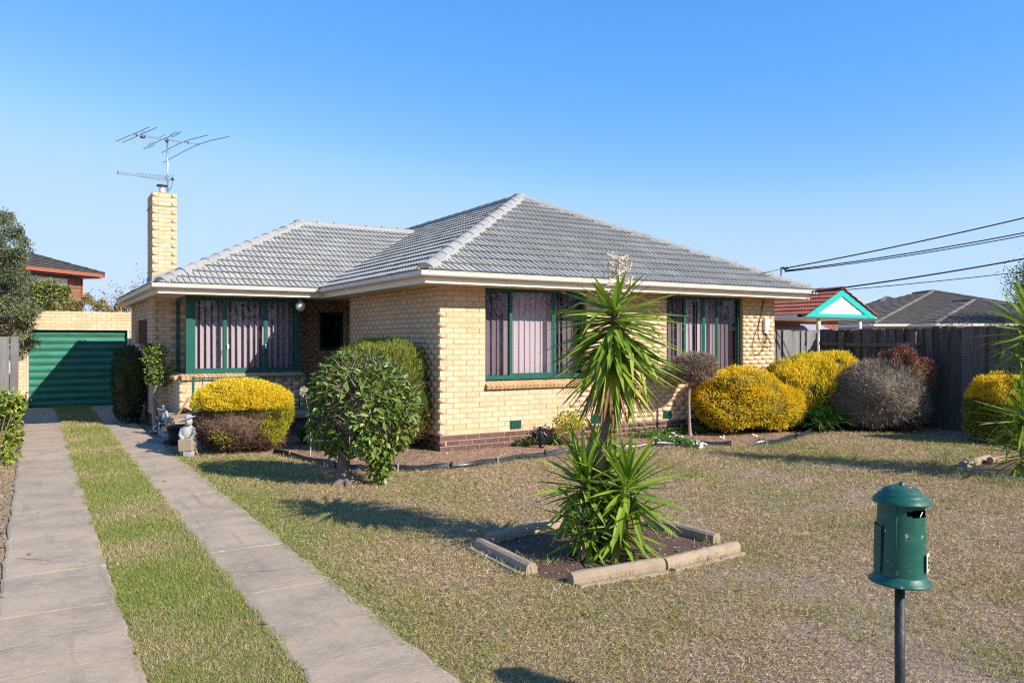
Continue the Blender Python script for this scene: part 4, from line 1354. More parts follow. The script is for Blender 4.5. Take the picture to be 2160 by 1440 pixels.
Lf = RNG.uniform(.065, .115, len(p)); Wf = Lf * RNG.uniform(.42, .54, len(p))
vis_ = ((p - np.array([0, 0, H])) * -d).sum(1) / np.linalg.norm(p - np.array([0, 0, H]), axis=1)
order = np.argsort(-vis_ + RNG.normal(size=len(p)) * .12)
sel, rest_ = order[:300], order[300:]
V0, F0 = folded(np.zeros((1, 3)), np.array([[0, 1., 0]]), np.array([1.0]), np.array([.46]), np.array([[1., 0, 0]]), .16)
LM = np_mesh('leaf', V0, F0, M['glossy'])
for i in sel:
    N_ = np.cross(S[i], D[i])
    add('leaf', LM, lt, Matrix(((S[i][0]*Lf[i], D[i][0]*Lf[i], N_[0]*Lf[i], p[i][0]), (S[i][1]*Lf[i], D[i][1]*Lf[i], N_[1]*Lf[i], p[i][1]), (S[i][2]*Lf[i], D[i][2]*Lf[i], N_[2]*Lf[i], p[i][2]), (0,0,0,1))))
V, Fc = folded(p[rest_], D[rest_], Lf[rest_], Wf[rest_], S[rest_], .16)
mi = np.repeat((RNG.random(len(rest_)) < .012).astype(np.int32), 2)
leaf_part('foliage', V, Fc, [M['glossy'], M['redleaf']], mi, lt)
bl.core(.55, 20, 12).part('inner_twigs', M['twig'], lt, smooth=True)
twigs(lt, Blob(tc, (.60, .60, .58), 2.3, .1, 3, 75), 1500, M['greytwig'], (.10, .26), .0045, zmin=-.9)

# ------------------------------------------------------------------ yuccas
def yucca_leaf(name, m, L=1.0, w=.085, droop=.10, seg=6, tip=None, kink=0.0, sway=0.0, ntip=3):
    prof = [.55, .85, 1.0, .92, .70, .40, .02]
    rows = []
    for k in range(seg + 1):
        y = L * k / seg; z = -droop * (k / seg) ** 2 * L
        if kink and k >= 4: y -= kink * (k - 3) * .05; z -= kink * (k - 3) * .075
        sx_ = sway * (k / seg) ** 2
        ww = w * prof[k] * .5
        rows.append([(sx_ - ww, y, z + ww * .3), (sx_, y, z), (sx_ + ww, y, z + ww * .3)])
    mb = MB(); mb.grid(rows)
    me = mb.mesh(name, m, smooth=False)
    if tip:
        me.materials.append(tip)
        for i, p_ in enumerate(me.polygons):
            if i >= len(me.polygons) - ntip: p_.material_index = 1
    return me
YL = {'g': [yucca_leaf('leaf', M['yucca'], 1, w, dr) for w, dr in ((.086, .04), (.096, .08), (.078, .14), (.09, .015))] + [yucca_leaf('leaf', M['yucca'], 1, .088, .10, sway=.05), yucca_leaf('leaf', M['yucca'], 1, .085, .05, sway=-.05, tip=M['yuccadry'], ntip=1), yucca_leaf('leaf', M['yucca'], 1, .09, .06, kink=1.2, tip=M['yuccayellow'], ntip=2)],
      'y': [yucca_leaf('leaf', M['yuccayellow'], 1, w, dr, tip=M['yuccadry']) for w, dr in ((.075, .14), (.085, .08))],
      'c': [yucca_leaf('leaf', M['yucca'], 1, w, dr, sway=sw_) for w, dr, sw_ in ((.105, .05, 0), (.115, .09, .03), (.095, .03, -.03), (.11, .14, 0))],
      'd': [yucca_leaf('leaf', M['yuccadry'], 1, w, dr) for w, dr in ((.05, .2), (.06, .1))]}
def put_leaf(root, o, d, L, key, roll=0.0):
    d = Vector(d).normalized(); o = Vector(o)
    up = Vector((0, 0, 1))
    side = d.cross(up)
    if side.length < .05: side = Vector((1, 0, 0))
    side.normalize(); nn = side.cross(d)
    if roll:
        q_ = Matrix.Rotation(roll, 3, d); side = q_ @ side; nn = q_ @ nn
    Mx = Matrix(((side.x*L, d.x*L, nn.x*L, o.x), (side.y*L, d.y*L, nn.y*L, o.y), (side.z*L, d.z*L, nn.z*L, o.z), (0,0,0,1)))
    add('leaf', random.choice(YL[key]), root, Mx)
def rosette(root, c0, c1, n, Lr, pol, keyf, tilt=Vector((0, 0, 0)), start=0, lf=None):
    for k in range(n):
        t = (k + .5) / n
        o = Vector(c0).lerp(Vector(c1), t)
        a = (k + start) * 2.39996 + random.uniform(-.25, .25)
        po = pol(t) + R(random.uniform(-8, 8))
        d = Vector((math.sin(po) * math.cos(a), math.sin(po) * math.sin(a), math.cos(po))) + tilt
        put_leaf(root, o + d * .02, d, random.uniform(*Lr) * (lf(t) if lf else (1.0 if t < .8 else .93)), keyf(t, a), random.uniform(-.35, .35))
yb = G(1258, 1166)
dy = depth(yb.x, yb.y)
yt = thing('tall_yucca', 'tall single stemmed yucca with a spiky crown and drooping yellowed skirt above the square bed', 'yucca', (yb.x, yb.y, 0))
tp = [yb + Vector((0, 0, -.02)), P(1262, 1040, dy), P(1268, 950, dy), P(1282, 880, dy), P(1292, 800, dy), P(1297, 700, dy), P(1298, 640, dy)]
pts = sm(tp, 4)
mb = MB(); mb.tube(pts, [.058 - .022 * k / len(pts) + random.uniform(-.003, .003) for k in range(len(pts))], 10); mb.part('trunk', M['yuccabark'], yt, smooth=True)
ctop, cmid, cbot = P(1298, 655, dy), P(1297, 708, dy), P(1293, 778, dy)
rosette(yt, ctop + Vector((0, 0, .03)), cmid + Vector((0, 0, .02)), 112, (.56, .68), lambda t: R(24 + 92 * t ** .42), lambda t, a: 'g', lf=lambda t: .62 + .38 * min(1, t / .3))
rosette(yt, cmid + Vector((0, 0, -.03)), cbot, 150, (.54, .66), lambda t: R(103 + 40 * t ** 1.05), lambda t, a: 'g' if t < .5 or random.random() < .3 else ('y' if random.random() < .72 else 'd'), start=31)
rosette(yt, P(1292, 785, dy), P(1289, 815, dy), 30, (.36, .48), lambda t: R(143 + 20 * t), lambda t, a: 'd' if random.random() < .65 else 'y', start=7)
mb = MB()
for k in range(90):
    z = random.random(); p0 = P(1305 + random.uniform(-3, 3), 630 - 88 * z, dy)
    a = random.uniform(0, 6.28); l = .05 + .07 * (1 - abs(z - .5))
    e = p0 + Vector((math.cos(a) * l, math.sin(a) * l, random.uniform(-.03, .05)))
    mb.tube([p0, e], [.0045, .0025], 4)
    mb.ball(e, .011, 5, 4)
mb.tube([P(1299, 640, dy), P(1305, 590, dy), P(1306, 545, dy)], [.014, .011, .005], 6)
mb.part('dried_flower_stalk', M['straws'], yt)
yc = thing('yucca_clump', 'low spreading yucca clump of bright green rosettes in the middle of the square bed', 'yucca', (yb.x, yb.y, 0))
y0 = yb + FWD * -.06
for (px, py, dd, n_, Lr, mx_) in ((1234, 1008, -.02, 72, (.42, .57), 124), (1322, 1018, -.10, 80, (.44, .60), 128), (1278, 982, .16, 48, (.40, .54), 110), (1312, 1095, -.18, 54, (.36, .50), 138), (1240, 1100, -.14, 46, (.35, .48), 140)):
    c0 = P(px, py, dy + dd); c1 = c0 + Vector((0, 0, -.16))
    mb = MB(); mb.tube(sm([(y0.x, y0.y, 0), ((y0.x + c0.x) / 2, (y0.y + c0.y) / 2, c0.z * .5), c0], 4), .03, 7); mb.part('stem', M['yuccabark'], yc, smooth=True)
    rosette(yc, c0, c1, n_, Lr, (lambda mx_: lambda t: R(8 + mx_ * t ** .7))(mx_), lambda t, a: 'c' if t < .9 or random.random() < .6 else 'y', start=int(px))
# small leafy weed growing through the clump
wd = thing('leafy_weed', 'small dark leaved seedling growing through the driveway side of the yucca clump', 'plant', tuple(P(1228, 1160, dy - .2))[:2] + (0,))
wp = np.array(P(1228, 1110, dy - .28)); bl = Blob(wp, (.15, .12, .19), 2, .2, 5, 81)
p, d, f = bl.sample(420, .3, -1); D = d * .5 + RNG.normal(size=p.shape) * .7; S = unit(np.cross(unit(D), RNG.normal(size=p.shape)))
V, Fc = folded(p, D, RNG.uniform(.03, .055, len(p)), .022, S); leaf_part('foliage', V, Fc, [M['glossy']], None, wd)
mb = MB()
for k in range(6): mb.tube([(wp[0], wp[1], 0), (wp[0] + random.uniform(-.12, .12), wp[1] + random.uniform(-.1, .1), wp[2] + random.uniform(0, .15))], [.006, .003], 5)
mb.part('stem', M['twig'], wd)
# big yucca at the corner of the block
yr = Vector((10.98, 5.12, 0)); dr = depth(yr.x, yr.y)
yg = thing('corner_yucca', 'large many headed dark yucca rising past the edge of the lawn beside the side fence', 'yucca', tuple(yr))
for (px, py, dd, n_, Lr, mx_) in ((2178, 680, 0, 80, (.56, .78), 130), (2190, 765, .1, 56, (.54, .74), 140), (2160, 862, -.15, 72, (.50, .72), 125), (2152, 932, -.1, 50, (.44, .64), 135), (2250, 850, .1, 40, (.5, .7), 120)):
    c0 = P(px, py, dr + dd); c1 = c0 + Vector((0, 0, -.28))
    mb = MB(); mb.tube(sm([(yr.x, yr.y, 0), ((yr.x + c0.x) / 2, (yr.y + c0.y) / 2, c0.z * .5), c0], 4), .05, 8); mb.part('stem', M['yuccabark'], yg, smooth=True)
    rosette(yg, c0, c1, n_, Lr, (lambda mx_: lambda t: R(6 + mx_ * t ** .8))(mx_), lambda t, a: 'g', start=int(px))
# ------------------------------------------------------------------ strap leaved plants, topiary, small shrubs
def strap_plant(name, label, loc, n, L, w, m, spread=1.0, zc=.0, dark=False):
    r = thing(name, label, 'plant', loc)
    Vs, Fs, base = [], [], 0
    rows = []
    mb = MB()
    for k in range(n):
        a = random.uniform(0, 6.283); l = random.uniform(*L); e0 = random.uniform(.75, 1.5)
        o = Vector(loc) + Vector((random.uniform(-.1, .1), random.uniform(-.1, .1), 0)) * spread
        sd = Vector((-math.sin(a), math.cos(a), 0)); p = o.copy(); rr = []
        for s_ in range(6):
            ww = w * (1, 1.1, 1, .85, .6, .08)[s_] * .5
            rr.append([p - sd * ww + Vector((0,0,ww*.3)), p.copy(), p + sd * ww + Vector((0,0,ww*.3))])
            e = e0 - s_ * .30
            p = p + Vector((math.cos(a) * math.cos(e), math.sin(a) * math.cos(e), math.sin(e))) * (l / 5)
            p.z = max(p.z, .02)
        mb.grid(rr)
    mb.part('foliage', m, r, kind='stuff')
    return r
agp = mat('strap_leaf', [(.035,.10,.018),(.06,.15,.025),(.085,.19,.035)], .4, trans=.15)
q = G(1722, 903)
strap_plant('strappy_plant', 'clump of dark green strap leaved plant between the amber shrub and the dead grey shrub', (13.12, 9.92, 0), 300, (.55, .85), .040, agp, spread=1.9)
q = G(652, 935)
strap_plant('strappy_plant', 'dark green strap leaved plant in shade behind the leafy tree trunk', (q.x, q.y, 0), 90, (.35, .6), .034, agp)
# dried round seed head on a stalk above the shaded plant
e = P(643, 826, 11.9); s0 = P(655, 925, 12.0)
fh = thing('dried_flower_head', 'round dried straw coloured flower head on a stalk beside the leafy tree', 'flower', (s0.x, s0.y, 0))
mb = MB(); mb.tube(sm([(s0.x, s0.y, 0), (s0.x, s0.y, .4), e], 4), .005, 5)
mb.part('stalk', M['straws'], fh)
mb = MB()
for k in range(110):
    d = Vector((random.gauss(0, 1), random.gauss(0, 1), random.gauss(0, 1))).normalized()
    mb.tube([e, e + d * .075], [.0015, .002], 3); mb.ball(e + d * .078, .009, 4, 3)
mb.part('flower_head', M['straws'], fh)

def topiary():
    b_ = G(1456, 920); d_ = depth(b_.x, b_.y)
    r = thing('standard_tree', 'small standard tree with a dead brown ball of twigs on a thin pale trunk', 'tree', (b_.x, b_.y, 0))
    c_ = P(1465, 775, d_)
    mb = MB()
    mb.tube(sm([(b_.x, b_.y, -.02), P(1454, 890, d_), P(1453, 850, d_), P(1454, 815, d_)], 4), [.06, .042, .032, .03, .029, .028, .028, .027, .027, .026, .026, .026, .028], 9)
    for k in range(12):
        a = k * 2.4; 
        mb.tube([P(1454, 815, d_), c_ + Vector((math.cos(a) * .2, math.sin(a) * .2, random.uniform(-.12, .1)))], [.02, .008], 5)
    mb.part('trunk', M['palebark'], r, smooth=True)
    bl = Blob(c_, (.41, .41, .27), 2.1, .07, 4, 91)
    twigs(r, bl, 12000, M['greytwig'], (.05, .13), .004, zmin=-.95)
    bl.core(.8).part('branches', M['twig'], r, smooth=True)
    p, d, f = bl.sample(2600, .07, -.95); ok = d[:, 2] < .35
    V, Fc = blades(p[ok], RNG.normal(size=(ok.sum(), 3)) + np.array([0, 0, -.6]), RNG.uniform(.025, .045, ok.sum()), .018)
    leaf_part('dead_leaves', V, Fc, [M['redbrown'], M['rust']], (RNG.random(ok.sum()) < .5).astype(np.int32), r)
topiary()
# yellow green little shrub and ground cover by the front wall
q = G(1205, 940); d_ = depth(q.x, q.y)
ys = thing('small_shrub', 'small lime yellow leafy shrub by the brown brick base of the front wall', 'shrub', (q.x, q.y, 0))
mb = MB()
for k in range(9): mb.tube([(q.x, q.y, 0), (q.x + random.uniform(-.22, .22), q.y + random.uniform(-.15, .15), random.uniform(.25, .45))], [.008, .003], 5)
mb.part('stem', M['palebark'], ys)
bl = Blob((q.x - .03, q.y, .38), (.33, .25, .22), 2, .22, 5, 93)
p, d, f = bl.sample(900, .35, -1); D = d * .4 + RNG.normal(size=p.shape) * .6; S = unit(np.cross(unit(D), RNG.normal(size=p.shape)))
V, Fc = folded(p, D, RNG.uniform(.03, .06, len(p)), .03, S); leaf_part('foliage', V, Fc, [M['gold'], M['paleleaf']], np.repeat((RNG.random(len(p)) < .7).astype(np.int32), 2), ys)
def cover(label, pts, n, L=.05):
    pp = np.array([G(*p) for p in pts]); 
    k = RNG.integers(0, len(pp) - 1, n); t = RNG.random(n)[:, None]
    p = pp[k] * (1 - t) + pp[k + 1] * t + RNG.normal(size=(n, 3)) * np.array([.09, .09, 0])
    p[:, 2] = .015 + np.abs(RNG.normal(size=n)) * .05
    D = RNG.normal(size=(n, 3)) * np.array([1, 1, .5]) + np.array([0, 0, .3]); S = unit(np.cross(unit(D), RNG.normal(size=(n, 3)) * .4 + np.array([0, 0, 1])))
    V, Fc = folded(p, D, RNG.uniform(.6, 1.2, n) * L, L * .8, S, .1)
    V, Fc, _ = drop_low(V, Fc, None, .006)
    me = np_mesh('ground_cover', V, Fc, gc_m)
    return solo('ground_cover', me, label, 'ground cover', kind='stuff')
gc_m = mat('cover_leaf', [(.05,.13,.02),(.09,.20,.03),(.14,.27,.05)], .5, trans=.2)
cover('low bright green ground cover along the brown base of the front wall', [(1085, 940), (1125, 938), (1165, 936), (1195, 938)], 700)
cover('trailing green ground cover under the dead ball topped standard tree', [(1340, 925), (1390, 918), (1440, 915), (1490, 912), (1530, 914)], 1300)
cover('green creeper spilling over the plastic edging beside white flowers', [(1380, 925), (1410, 935), (1440, 940), (1462, 946)], 700)
fl = thing('white_flowers', 'patch of small white flowers spilling over the plastic edging', 'flowers', tuple(G(1475, 945)))
mb = MB()
for px, py, n_ in ((1468, 943, 9), (1485, 945, 9), (1478, 948, 6), (1420, 922, 4), (1436, 926, 4), (1530, 917, 4), (1522, 925, 3), (1388, 932, 3), (1590, 925, 2)):
    for k in range(n_):
        g_ = G(px + random.uniform(-7, 7), py + random.uniform(-3, 3)); z = random.uniform(.03, .09)
        c_ = Vector((g_.x, g_.y, z)); tilt = Matrix.Rotation(random.uniform(0, .9), 3, 'X') 
        for j in range(5):
            a = j * 1.2566; u_ = tilt @ Vector((math.cos(a), math.sin(a), .15)); v_ = tilt @ Vector((-math.sin(a), math.cos(a), 0))
            mb.poly([c_, c_ + u_ * .016 - v_ * .012, c_ + u_ * .028, c_ + u_ * .016 + v_ * .012])
mb.part('petals', M['flower'], fl, kind='stuff')
# shrub on the left edge of the driveway
ls = thing('edge_shrub', 'bright yellow green leafy shrub beside the driveway near the short fence', 'shrub', (-.55, 12.6, 0))
mb = MB()
blobs = []
for k, (px, py, rr) in enumerate(((18, 850, .22), (0, 905, .28), (14, 880, .24), (-4, 962, .24), (-30, 880, .35), (15, 925, .18), (32, 852, .10))):
    c_ = P(px, py, 11.0 + .2 * (k % 3)); blobs.append(Blob(c_, (rr, rr, rr * .85), 2, .25, 6, 100 + k))
    mb.tube([(-.5, 12.7, 0), c_], [.014, .005], 5)
mb.part('stem', M['twig'], ls)
Vs, Fs, b0 = [], [], 0
for bl in blobs:
    p, d, f = bl.sample(270, .4, -1); D = d * .5 + RNG.normal(size=p.shape) * .5 + np.array([0, 0, .2]); S = unit(np.cross(unit(D), unit(d + np.array([0, 0, .7])) + RNG.normal(size=p.shape) * .4))
    V, Fc = folded(p, D, RNG.uniform(.05, .10, len(p)), .035, S); Vs.append(V); Fs.append(Fc + b0); b0 += len(V)
V, Fc = np.concatenate(Vs), np.concatenate(Fs)
limeleaf = mat('lime_leaf', [(.16,.24,.02),(.26,.33,.03),(.36,.40,.05),(.12,.19,.02)], .45, trans=.25)
leaf_part('foliage', V, Fc, [limeleaf, M['darkleaf']], np.repeat((RNG.random(len(V) // 6) < .15).astype(np.int32), 2), ls)
# dark upright shrub against the far left wall and the little tree in front of the pier
r = thing('upright_shrub', 'tall dark upright shrub in shade against the left side wall of the house', 'shrub', (1.72, 18.75, 0))
bl = Blob((1.72, 18.75, .82), (.30, .62, .82), 3, .1, 4, 111)
p, d, f = bl.sample(5200, .1, -.9); D = d * .5 + RNG.normal(size=p.shape) * .6; S = unit(np.cross(unit(D), RNG.normal(size=p.shape)))
V, Fc = folded(p, D, RNG.uniform(.04, .07, len(p)), .028, S); leaf_part('foliage', V, Fc, [M['darkleaf']], None, r)
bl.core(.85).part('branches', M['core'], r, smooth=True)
q = Vector((2.07, 17.0, 0)); d_ = depth(q.x, q.y)
r = thing('pier_tree', 'small gnarled tree with fresh green leaves in front of the chimney pier', 'tree', (q.x, q.y, 0))
mb = MB()
mb.tube(sm([(q.x, q.y, -.02), P(326, 870, d_), P(324, 840, d_), P(330, 815, d_), P(332, 790, d_)], 4), [.085, .07, .06, .055, .052, .05, .048, .045, .042, .04, .036, .033, .03, .028, .026, .024, .02], 9)
mb.tube(sm([P(326, 838, d_), P(345, 825, d_), P(358, 805, d_)], 3), [.03, .025, .022, .018, .014, .01, .008], 6)
mb.tube(sm([P(330, 815, d_), P(318, 795, d_), P(315, 770, d_)], 3), [.025, .022, .02, .016, .012, .01, .008], 6)
mb.tube(sm([P(332, 790, d_), P(342, 765, d_), P(350, 745, d_)], 3), [.022, .02, .016, .013, .01, .008, .006], 6)
mb.part('trunk', M['palebark'], r, smooth=True)
Vs, Fs, b0 = [], [], 0
for k, (px, py, rr) in enumerate(((318, 755, .18), (335, 740, .17), (350, 775, .20), (328, 785, .17), (345, 800, .13), (318, 800, .09), (312, 735, .1))):
    bl = Blob(P(px, py, d_), (rr, rr, rr), 2, .2, 6, 120 + k)
    p, d, f = bl.sample(230, .4, -1); D = d * .5 + RNG.normal(size=p.shape) * .5; S = unit(np.cross(unit(D), unit(d + np.array([0, 0, .7])) + RNG.normal(size=p.shape) * .4))
    V, Fc = folded(p, D, RNG.uniform(.045, .08, len(p)), .03, S); Vs.append(V); Fs.append(Fc + b0); b0 += len(V)
leaf_part('foliage', np.concatenate(Vs), np.concatenate(Fs), [M['glossy'], M['paleleaf']], np.repeat((RNG.random(b0 // 6) < .3).astype(np.int32), 2), r)

# ------------------------------------------------------------------ trees behind
def branch_tree(name, label, base, height, lean=(0, 0), seed=1, r0=.12, m='bark', depth_=4, spread=.6, leaf=None, group=None, cat='tree', nleaf=0, leafsize=.05, cluster=.25, leaf_m=None):
    g_ = random.Random(seed)
    r = thing(name, label, cat, tuple(base), group)
    mb = MB(); ends = []
    def grow(p, d, l, rad, k):
        n = 3; pts = [p]; q = p
        for s_ in range(n):
            d = (d + Vector((g_.gauss(0, .16), g_.gauss(0, .16), g_.gauss(0, .08) + .05))).normalized(); q = q + d * (l / n); pts.append(q)
        mb.tube(pts, [rad * (1 - .16 * j) for j in range(n + 1)], 6 if k < 2 else 4, caps=False)
        if k >= depth_: ends.append(q); return
        if k >= depth_ - 1: ends.append(q)
        for j in range(g_.choice((2, 3, 3))):
            a = g_.uniform(0, 6.28); e = Vector((math.cos(a), math.sin(a), 0)) * spread + d * g_.uniform(.6, 1.0) + Vector((0, 0, .15))
            grow(q, e.normalized(), l * g_.uniform(.58, .82), rad * .6, k + 1)
    grow(Vector(base), Vector((lean[0], lean[1], 1)).normalized(), height * .34, r0, 0)
    mb.part('trunk', M[m], r, smooth=True)
    if nleaf:
        E = np.array(ends); k = RNG.integers(0, len(E), nleaf)
        p = E[k] + RNG.normal(size=(nleaf, 3)) * cluster
        D = RNG.normal(size=(nleaf, 3)) + np.array([0, 0, -.3])
        V, Fc = blades(p, D, RNG.uniform(.7, 1.3, nleaf) * leafsize, leafsize * .45, .08)
        mi = RNG.integers(0, len(leaf_m), nleaf).astype(np.int32)
        leaf_part('foliage', V, Fc, leaf_m, mi, r)
    return r
# big tree over the left fence
bt = Vector((-3.2, 21.0, 0))
r = thing('overhanging_tree', 'tall grey green tree overhanging the short fence and the end of the garage wall', 'tree', tuple(bt))
mb = MB(); mb.tube(sm([bt, bt + Vector((.2, 0, 1.6)), bt + Vector((.1, .2, 3.2)), bt + Vector((.4, .1, 4.6))], 4), [.16 - .011 * k for k in range(13)], 9)
Vs, Fs, b0 = [], [], 0
cl = []
g_ = random.Random(5)
for (px, py, w_) in ((6, 450, 10), (14, 470, 14), (5, 500, 22), (34, 495, 10), (45, 515, 12), (20, 530, 25), (40, 545, 18), (25, 570, 30), (50, 575, 14), (15, 605, 35), (48, 612, 20), (60, 640, 16), (20, 640, 40), (45, 665, 25), (15, 680, 40), (55, 690, 16), (30, 710, 25), (58, 715, 10), (40, 735, 14), (62, 668, 12), (-20, 560, 60), (-30, 640, 60), (-25, 500, 40), (-15, 700, 40), (-60, 600, 70), (-60, 680, 60)):
    for k in range(max(3, w_ // 5)):
        cl.append((P(px + g_.uniform(-w_, w_) * .6, py + g_.uniform(-14, 14), 19.3 + g_.uniform(-1.1, 1.1)), g_.uniform(.10, .22)))
for c_, rr in cl:
    s0 = Vector((-2.9 + g_.uniform(-.2, .2), 21.0, max(1.0, min(4.6, c_.z - .5))))
    mb.tube([s0, s0.lerp(c_, .6) + Vector((0, 0, .1)), c_], [.03, .015, .006], 4)
    bl = Blob(c_, (rr * 1.2, rr * 1.2, rr), 2, .3, 6, int(abs(c_.x * 100)) % 97)
    p, d, f = bl.sample(190, .5, -1); D = d * .5 + RNG.normal(size=p.shape) * .5 + np.array([0, 0, -.25])
    V, Fc = blades(p, D, RNG.uniform(.05, .10, len(p)), .03, .08); Vs.append(V); Fs.append(Fc + b0); b0 += len(V)
mb.part('trunk', M['bark'], r, smooth=True)
V, Fc = np.concatenate(Vs), np.concatenate(Fs)
zz = V[::4, 2]
mi = np.where(RNG.random(len(zz)) < np.clip((3.2 - zz) / 2.2, .05, .6), 1, 0).astype(np.int32)
leaf_part('foliage', V, Fc, [M['treeleaf'], M['drygreen']], mi, r)
# shrubs and creeper along the top of the garage wall
r = thing('garden_shrub', 'green and yellow leafy shrub rising behind the garage wall', 'shrub', tuple(P(110, 720, 24.6))[:2] + (0,))
Vs, Fs, b0 = [], [], 0
mb = MB(); q = P(110, 720, 24.6)
for k, (px, py, rr) in enumerate(((85, 612, .30), (105, 606, .28), (125, 615, .28), (75, 635, .35), (100, 636, .35), (125, 638, .32), (142, 640, .25), (138, 612, .15), (90, 652, .3), (118, 654, .3), (68, 610, .3))):
    c_ = P(px, py, 25.6); bl = Blob(c_, (rr, rr, rr), 2, .25, 6, 130 + k)
    mb.tube([(q.x + 1, q.y + .9, 0), c_], [.03, .01], 4)
    p, d, f = bl.sample(420, .4, -1); D = d * .5 + RNG.normal(size=p.shape) * .5
    V, Fc = blades(p, D, RNG.uniform(.06, .12, len(p)), .045, .08); Vs.append(V); Fs.append(Fc + b0); b0 += len(V)
mb.part('stem', M['bark'], r)
leaf_part('foliage', np.concatenate(Vs), np.concatenate(Fs), [M['paleleaf'], M['darkleaf'], M['drygreen']], RNG.choice(3, b0 // 4, p=[.45, .35, .2]).astype(np.int32), r)
n = 4200
px = RNG.uniform(120, 310, n); dd = RNG.uniform(24.2, 25.2, n)
top_y = 636 + 10 * np.sin(px * .06) + 8 * np.sin(px * .19 + 1)
py = top_y + np.abs(RNG.normal(size=n)) * 10
p = np.array([P(a, b_, c_) for a, b_, c_ in zip(px, np.minimum(py, 663), dd)])
V, Fc = blades(p, RNG.normal(size=p.shape) + np.array([0, 0, -.3]), RNG.uniform(.05, .11, n), .04, .08)
me = np_mesh('foliage', V, Fc, [M['drygreen'], M['rust'], M['paleleaf']], RNG.choice(3, n, p=[.6, .22, .18]).astype(np.int32))
q = P(215, 720, 24.8)
r = thing('creeper', 'dry olive creeper trailing along the top of the garage wall', 'creeper', (q.x, q.y, 0))
add('foliage', me, r, kind='stuff')
mb = MB()
for k in range(14):
    a = P(130 + k * 13, 662, 24.4 + (k % 3) * .2); mb.tube([(a.x, a.y + .3, 2.0), a, a + Vector((random.uniform(-.2, .2), 0, random.uniform(.15, .4)))], [.015, .01, .004], 4)
mb.part('stem', M['twig'], r)
q = P(232, 720, 31)
branch_tree('bare_tree', 'thin half bare tree with rusty leaves seen over the garage creeper', (q.x, q.y, 0), 3.9, seed=4, r0=.07, spread=.75, nleaf=900, leafsize=.10, cluster=.22, leaf_m=[M['rust'], M['drygreen']])
q = P(286, 720, 33)
branch_tree('bare_tree', 'sparse dark twiggy tree between the chimney and the rusty tree', (q.x, q.y, 0), 4.4, seed=9, r0=.06, spread=.5, nleaf=260, leafsize=.10, cluster=.12, leaf_m=[M['darkleaf'], M['rust']])
q = P(195, 720, 30)
branch_tree('bare_tree', 'wispy grey green tree beside the end of the brown brick house', (q.x, q.y, 0), 3.3, seed=14, r0=.05, spread=.7, nleaf=420, leafsize=.09, cluster=.2, leaf_m=[M['treeleaf'], M['drygreen']])
q = P(2180, 720, 36)
branch_tree('gum_tree', 'open crowned blue green tree far behind the dark grey roofs', (q.x, q.y, 0), 6.3, seed=21, r0=.16, spread=.7, nleaf=5200, leafsize=.13, cluster=.34, leaf_m=[M['treeleaf'], M['darkleaf']])

# trees across the street behind the camera: only the window panes show them
Vs, Fs, b0 = [], [], 0
for k in range(16):
    x = -14 + k * 4.4 + random.uniform(-1, 1); r0 = random.uniform(2.2, 3.6)
    bl = Blob((x, -24 + random.uniform(-4, 3), r0 * .9 + random.uniform(0, 1.4)), (r0 * 1.1, r0, r0), 2, .2, 3, 300 + k)
    p, d, f = bl.sample(900, .15, -1); V, Fc = blades(p, d * .4 + RNG.normal(size=p.shape), RNG.uniform(.3, .6, len(p)), .3, .1); Vs.append(V); Fs.append(Fc + b0); b0 += len(V)
me = np_mesh('far_treeline', np.concatenate(Vs), np.concatenate(Fs), M['darkleaf'])
solo('far_treeline', me, 'line of dark street trees on the far side of the road', 'trees', kind='stuff')

# ------------------------------------------------------------------ neighbouring houses
red_brick = mat('red_brick', [(.26,.085,.05),(.32,.11,.065),(.22,.07,.045)], .85, bump=(60, .3))
red_tile = mat('red_tile', [(.36,.095,.048),(.43,.125,.062),(.31,.082,.045)], .7, noise=(6, .4, (.27,.075,.045)))
dark_tile = mat('dark_grey_tile', [(.15,.128,.104),(.18,.155,.126),(.21,.182,.15)], .9, noise=(3, .5, (.11,.095,.078)), spec=.15)
teal = mat('teal_paint', (.012,.40,.36), .45)
RTM, DTM = tile_mesh('roof_tile', red_tile), tile_mesh('roof_tile', dark_tile)
gy, ga, gb_ = 16.8, 21.5, 25.15
ap, az = (ga + gb_) / 2, 3.50
ez = 2.62
nb = thing('red_roofed_house', 'red brick house with terracotta tiled roof and a teal trimmed white gable', 'house', (24, 20, 0))
tp_ = (az - ez) / (ap - ga); upg = Vector((1, 0, tp_)).normalized(); cs_ = math.sqrt(1 + tp_ ** 2)
items = []
slope_tiles(Vector((ga - .05, 26, ez)), -UY, upg, [(0, 0), (26 - gy + .12, 0), (26 - gy + .12, (ap - ga + .05) * cs_), (0, (ap - ga + .05) * cs_)], items, RTM)
upg2 = Vector((-1, 0, tp_)).normalized()
slope_tiles(Vector((gb_ + .05, gy - .12, ez)), UY, upg2, [(0, 0), (9, 0), (9, (ap - ga + .05) * cs_), (0, (ap - ga + .05) * cs_)], items, RTM)
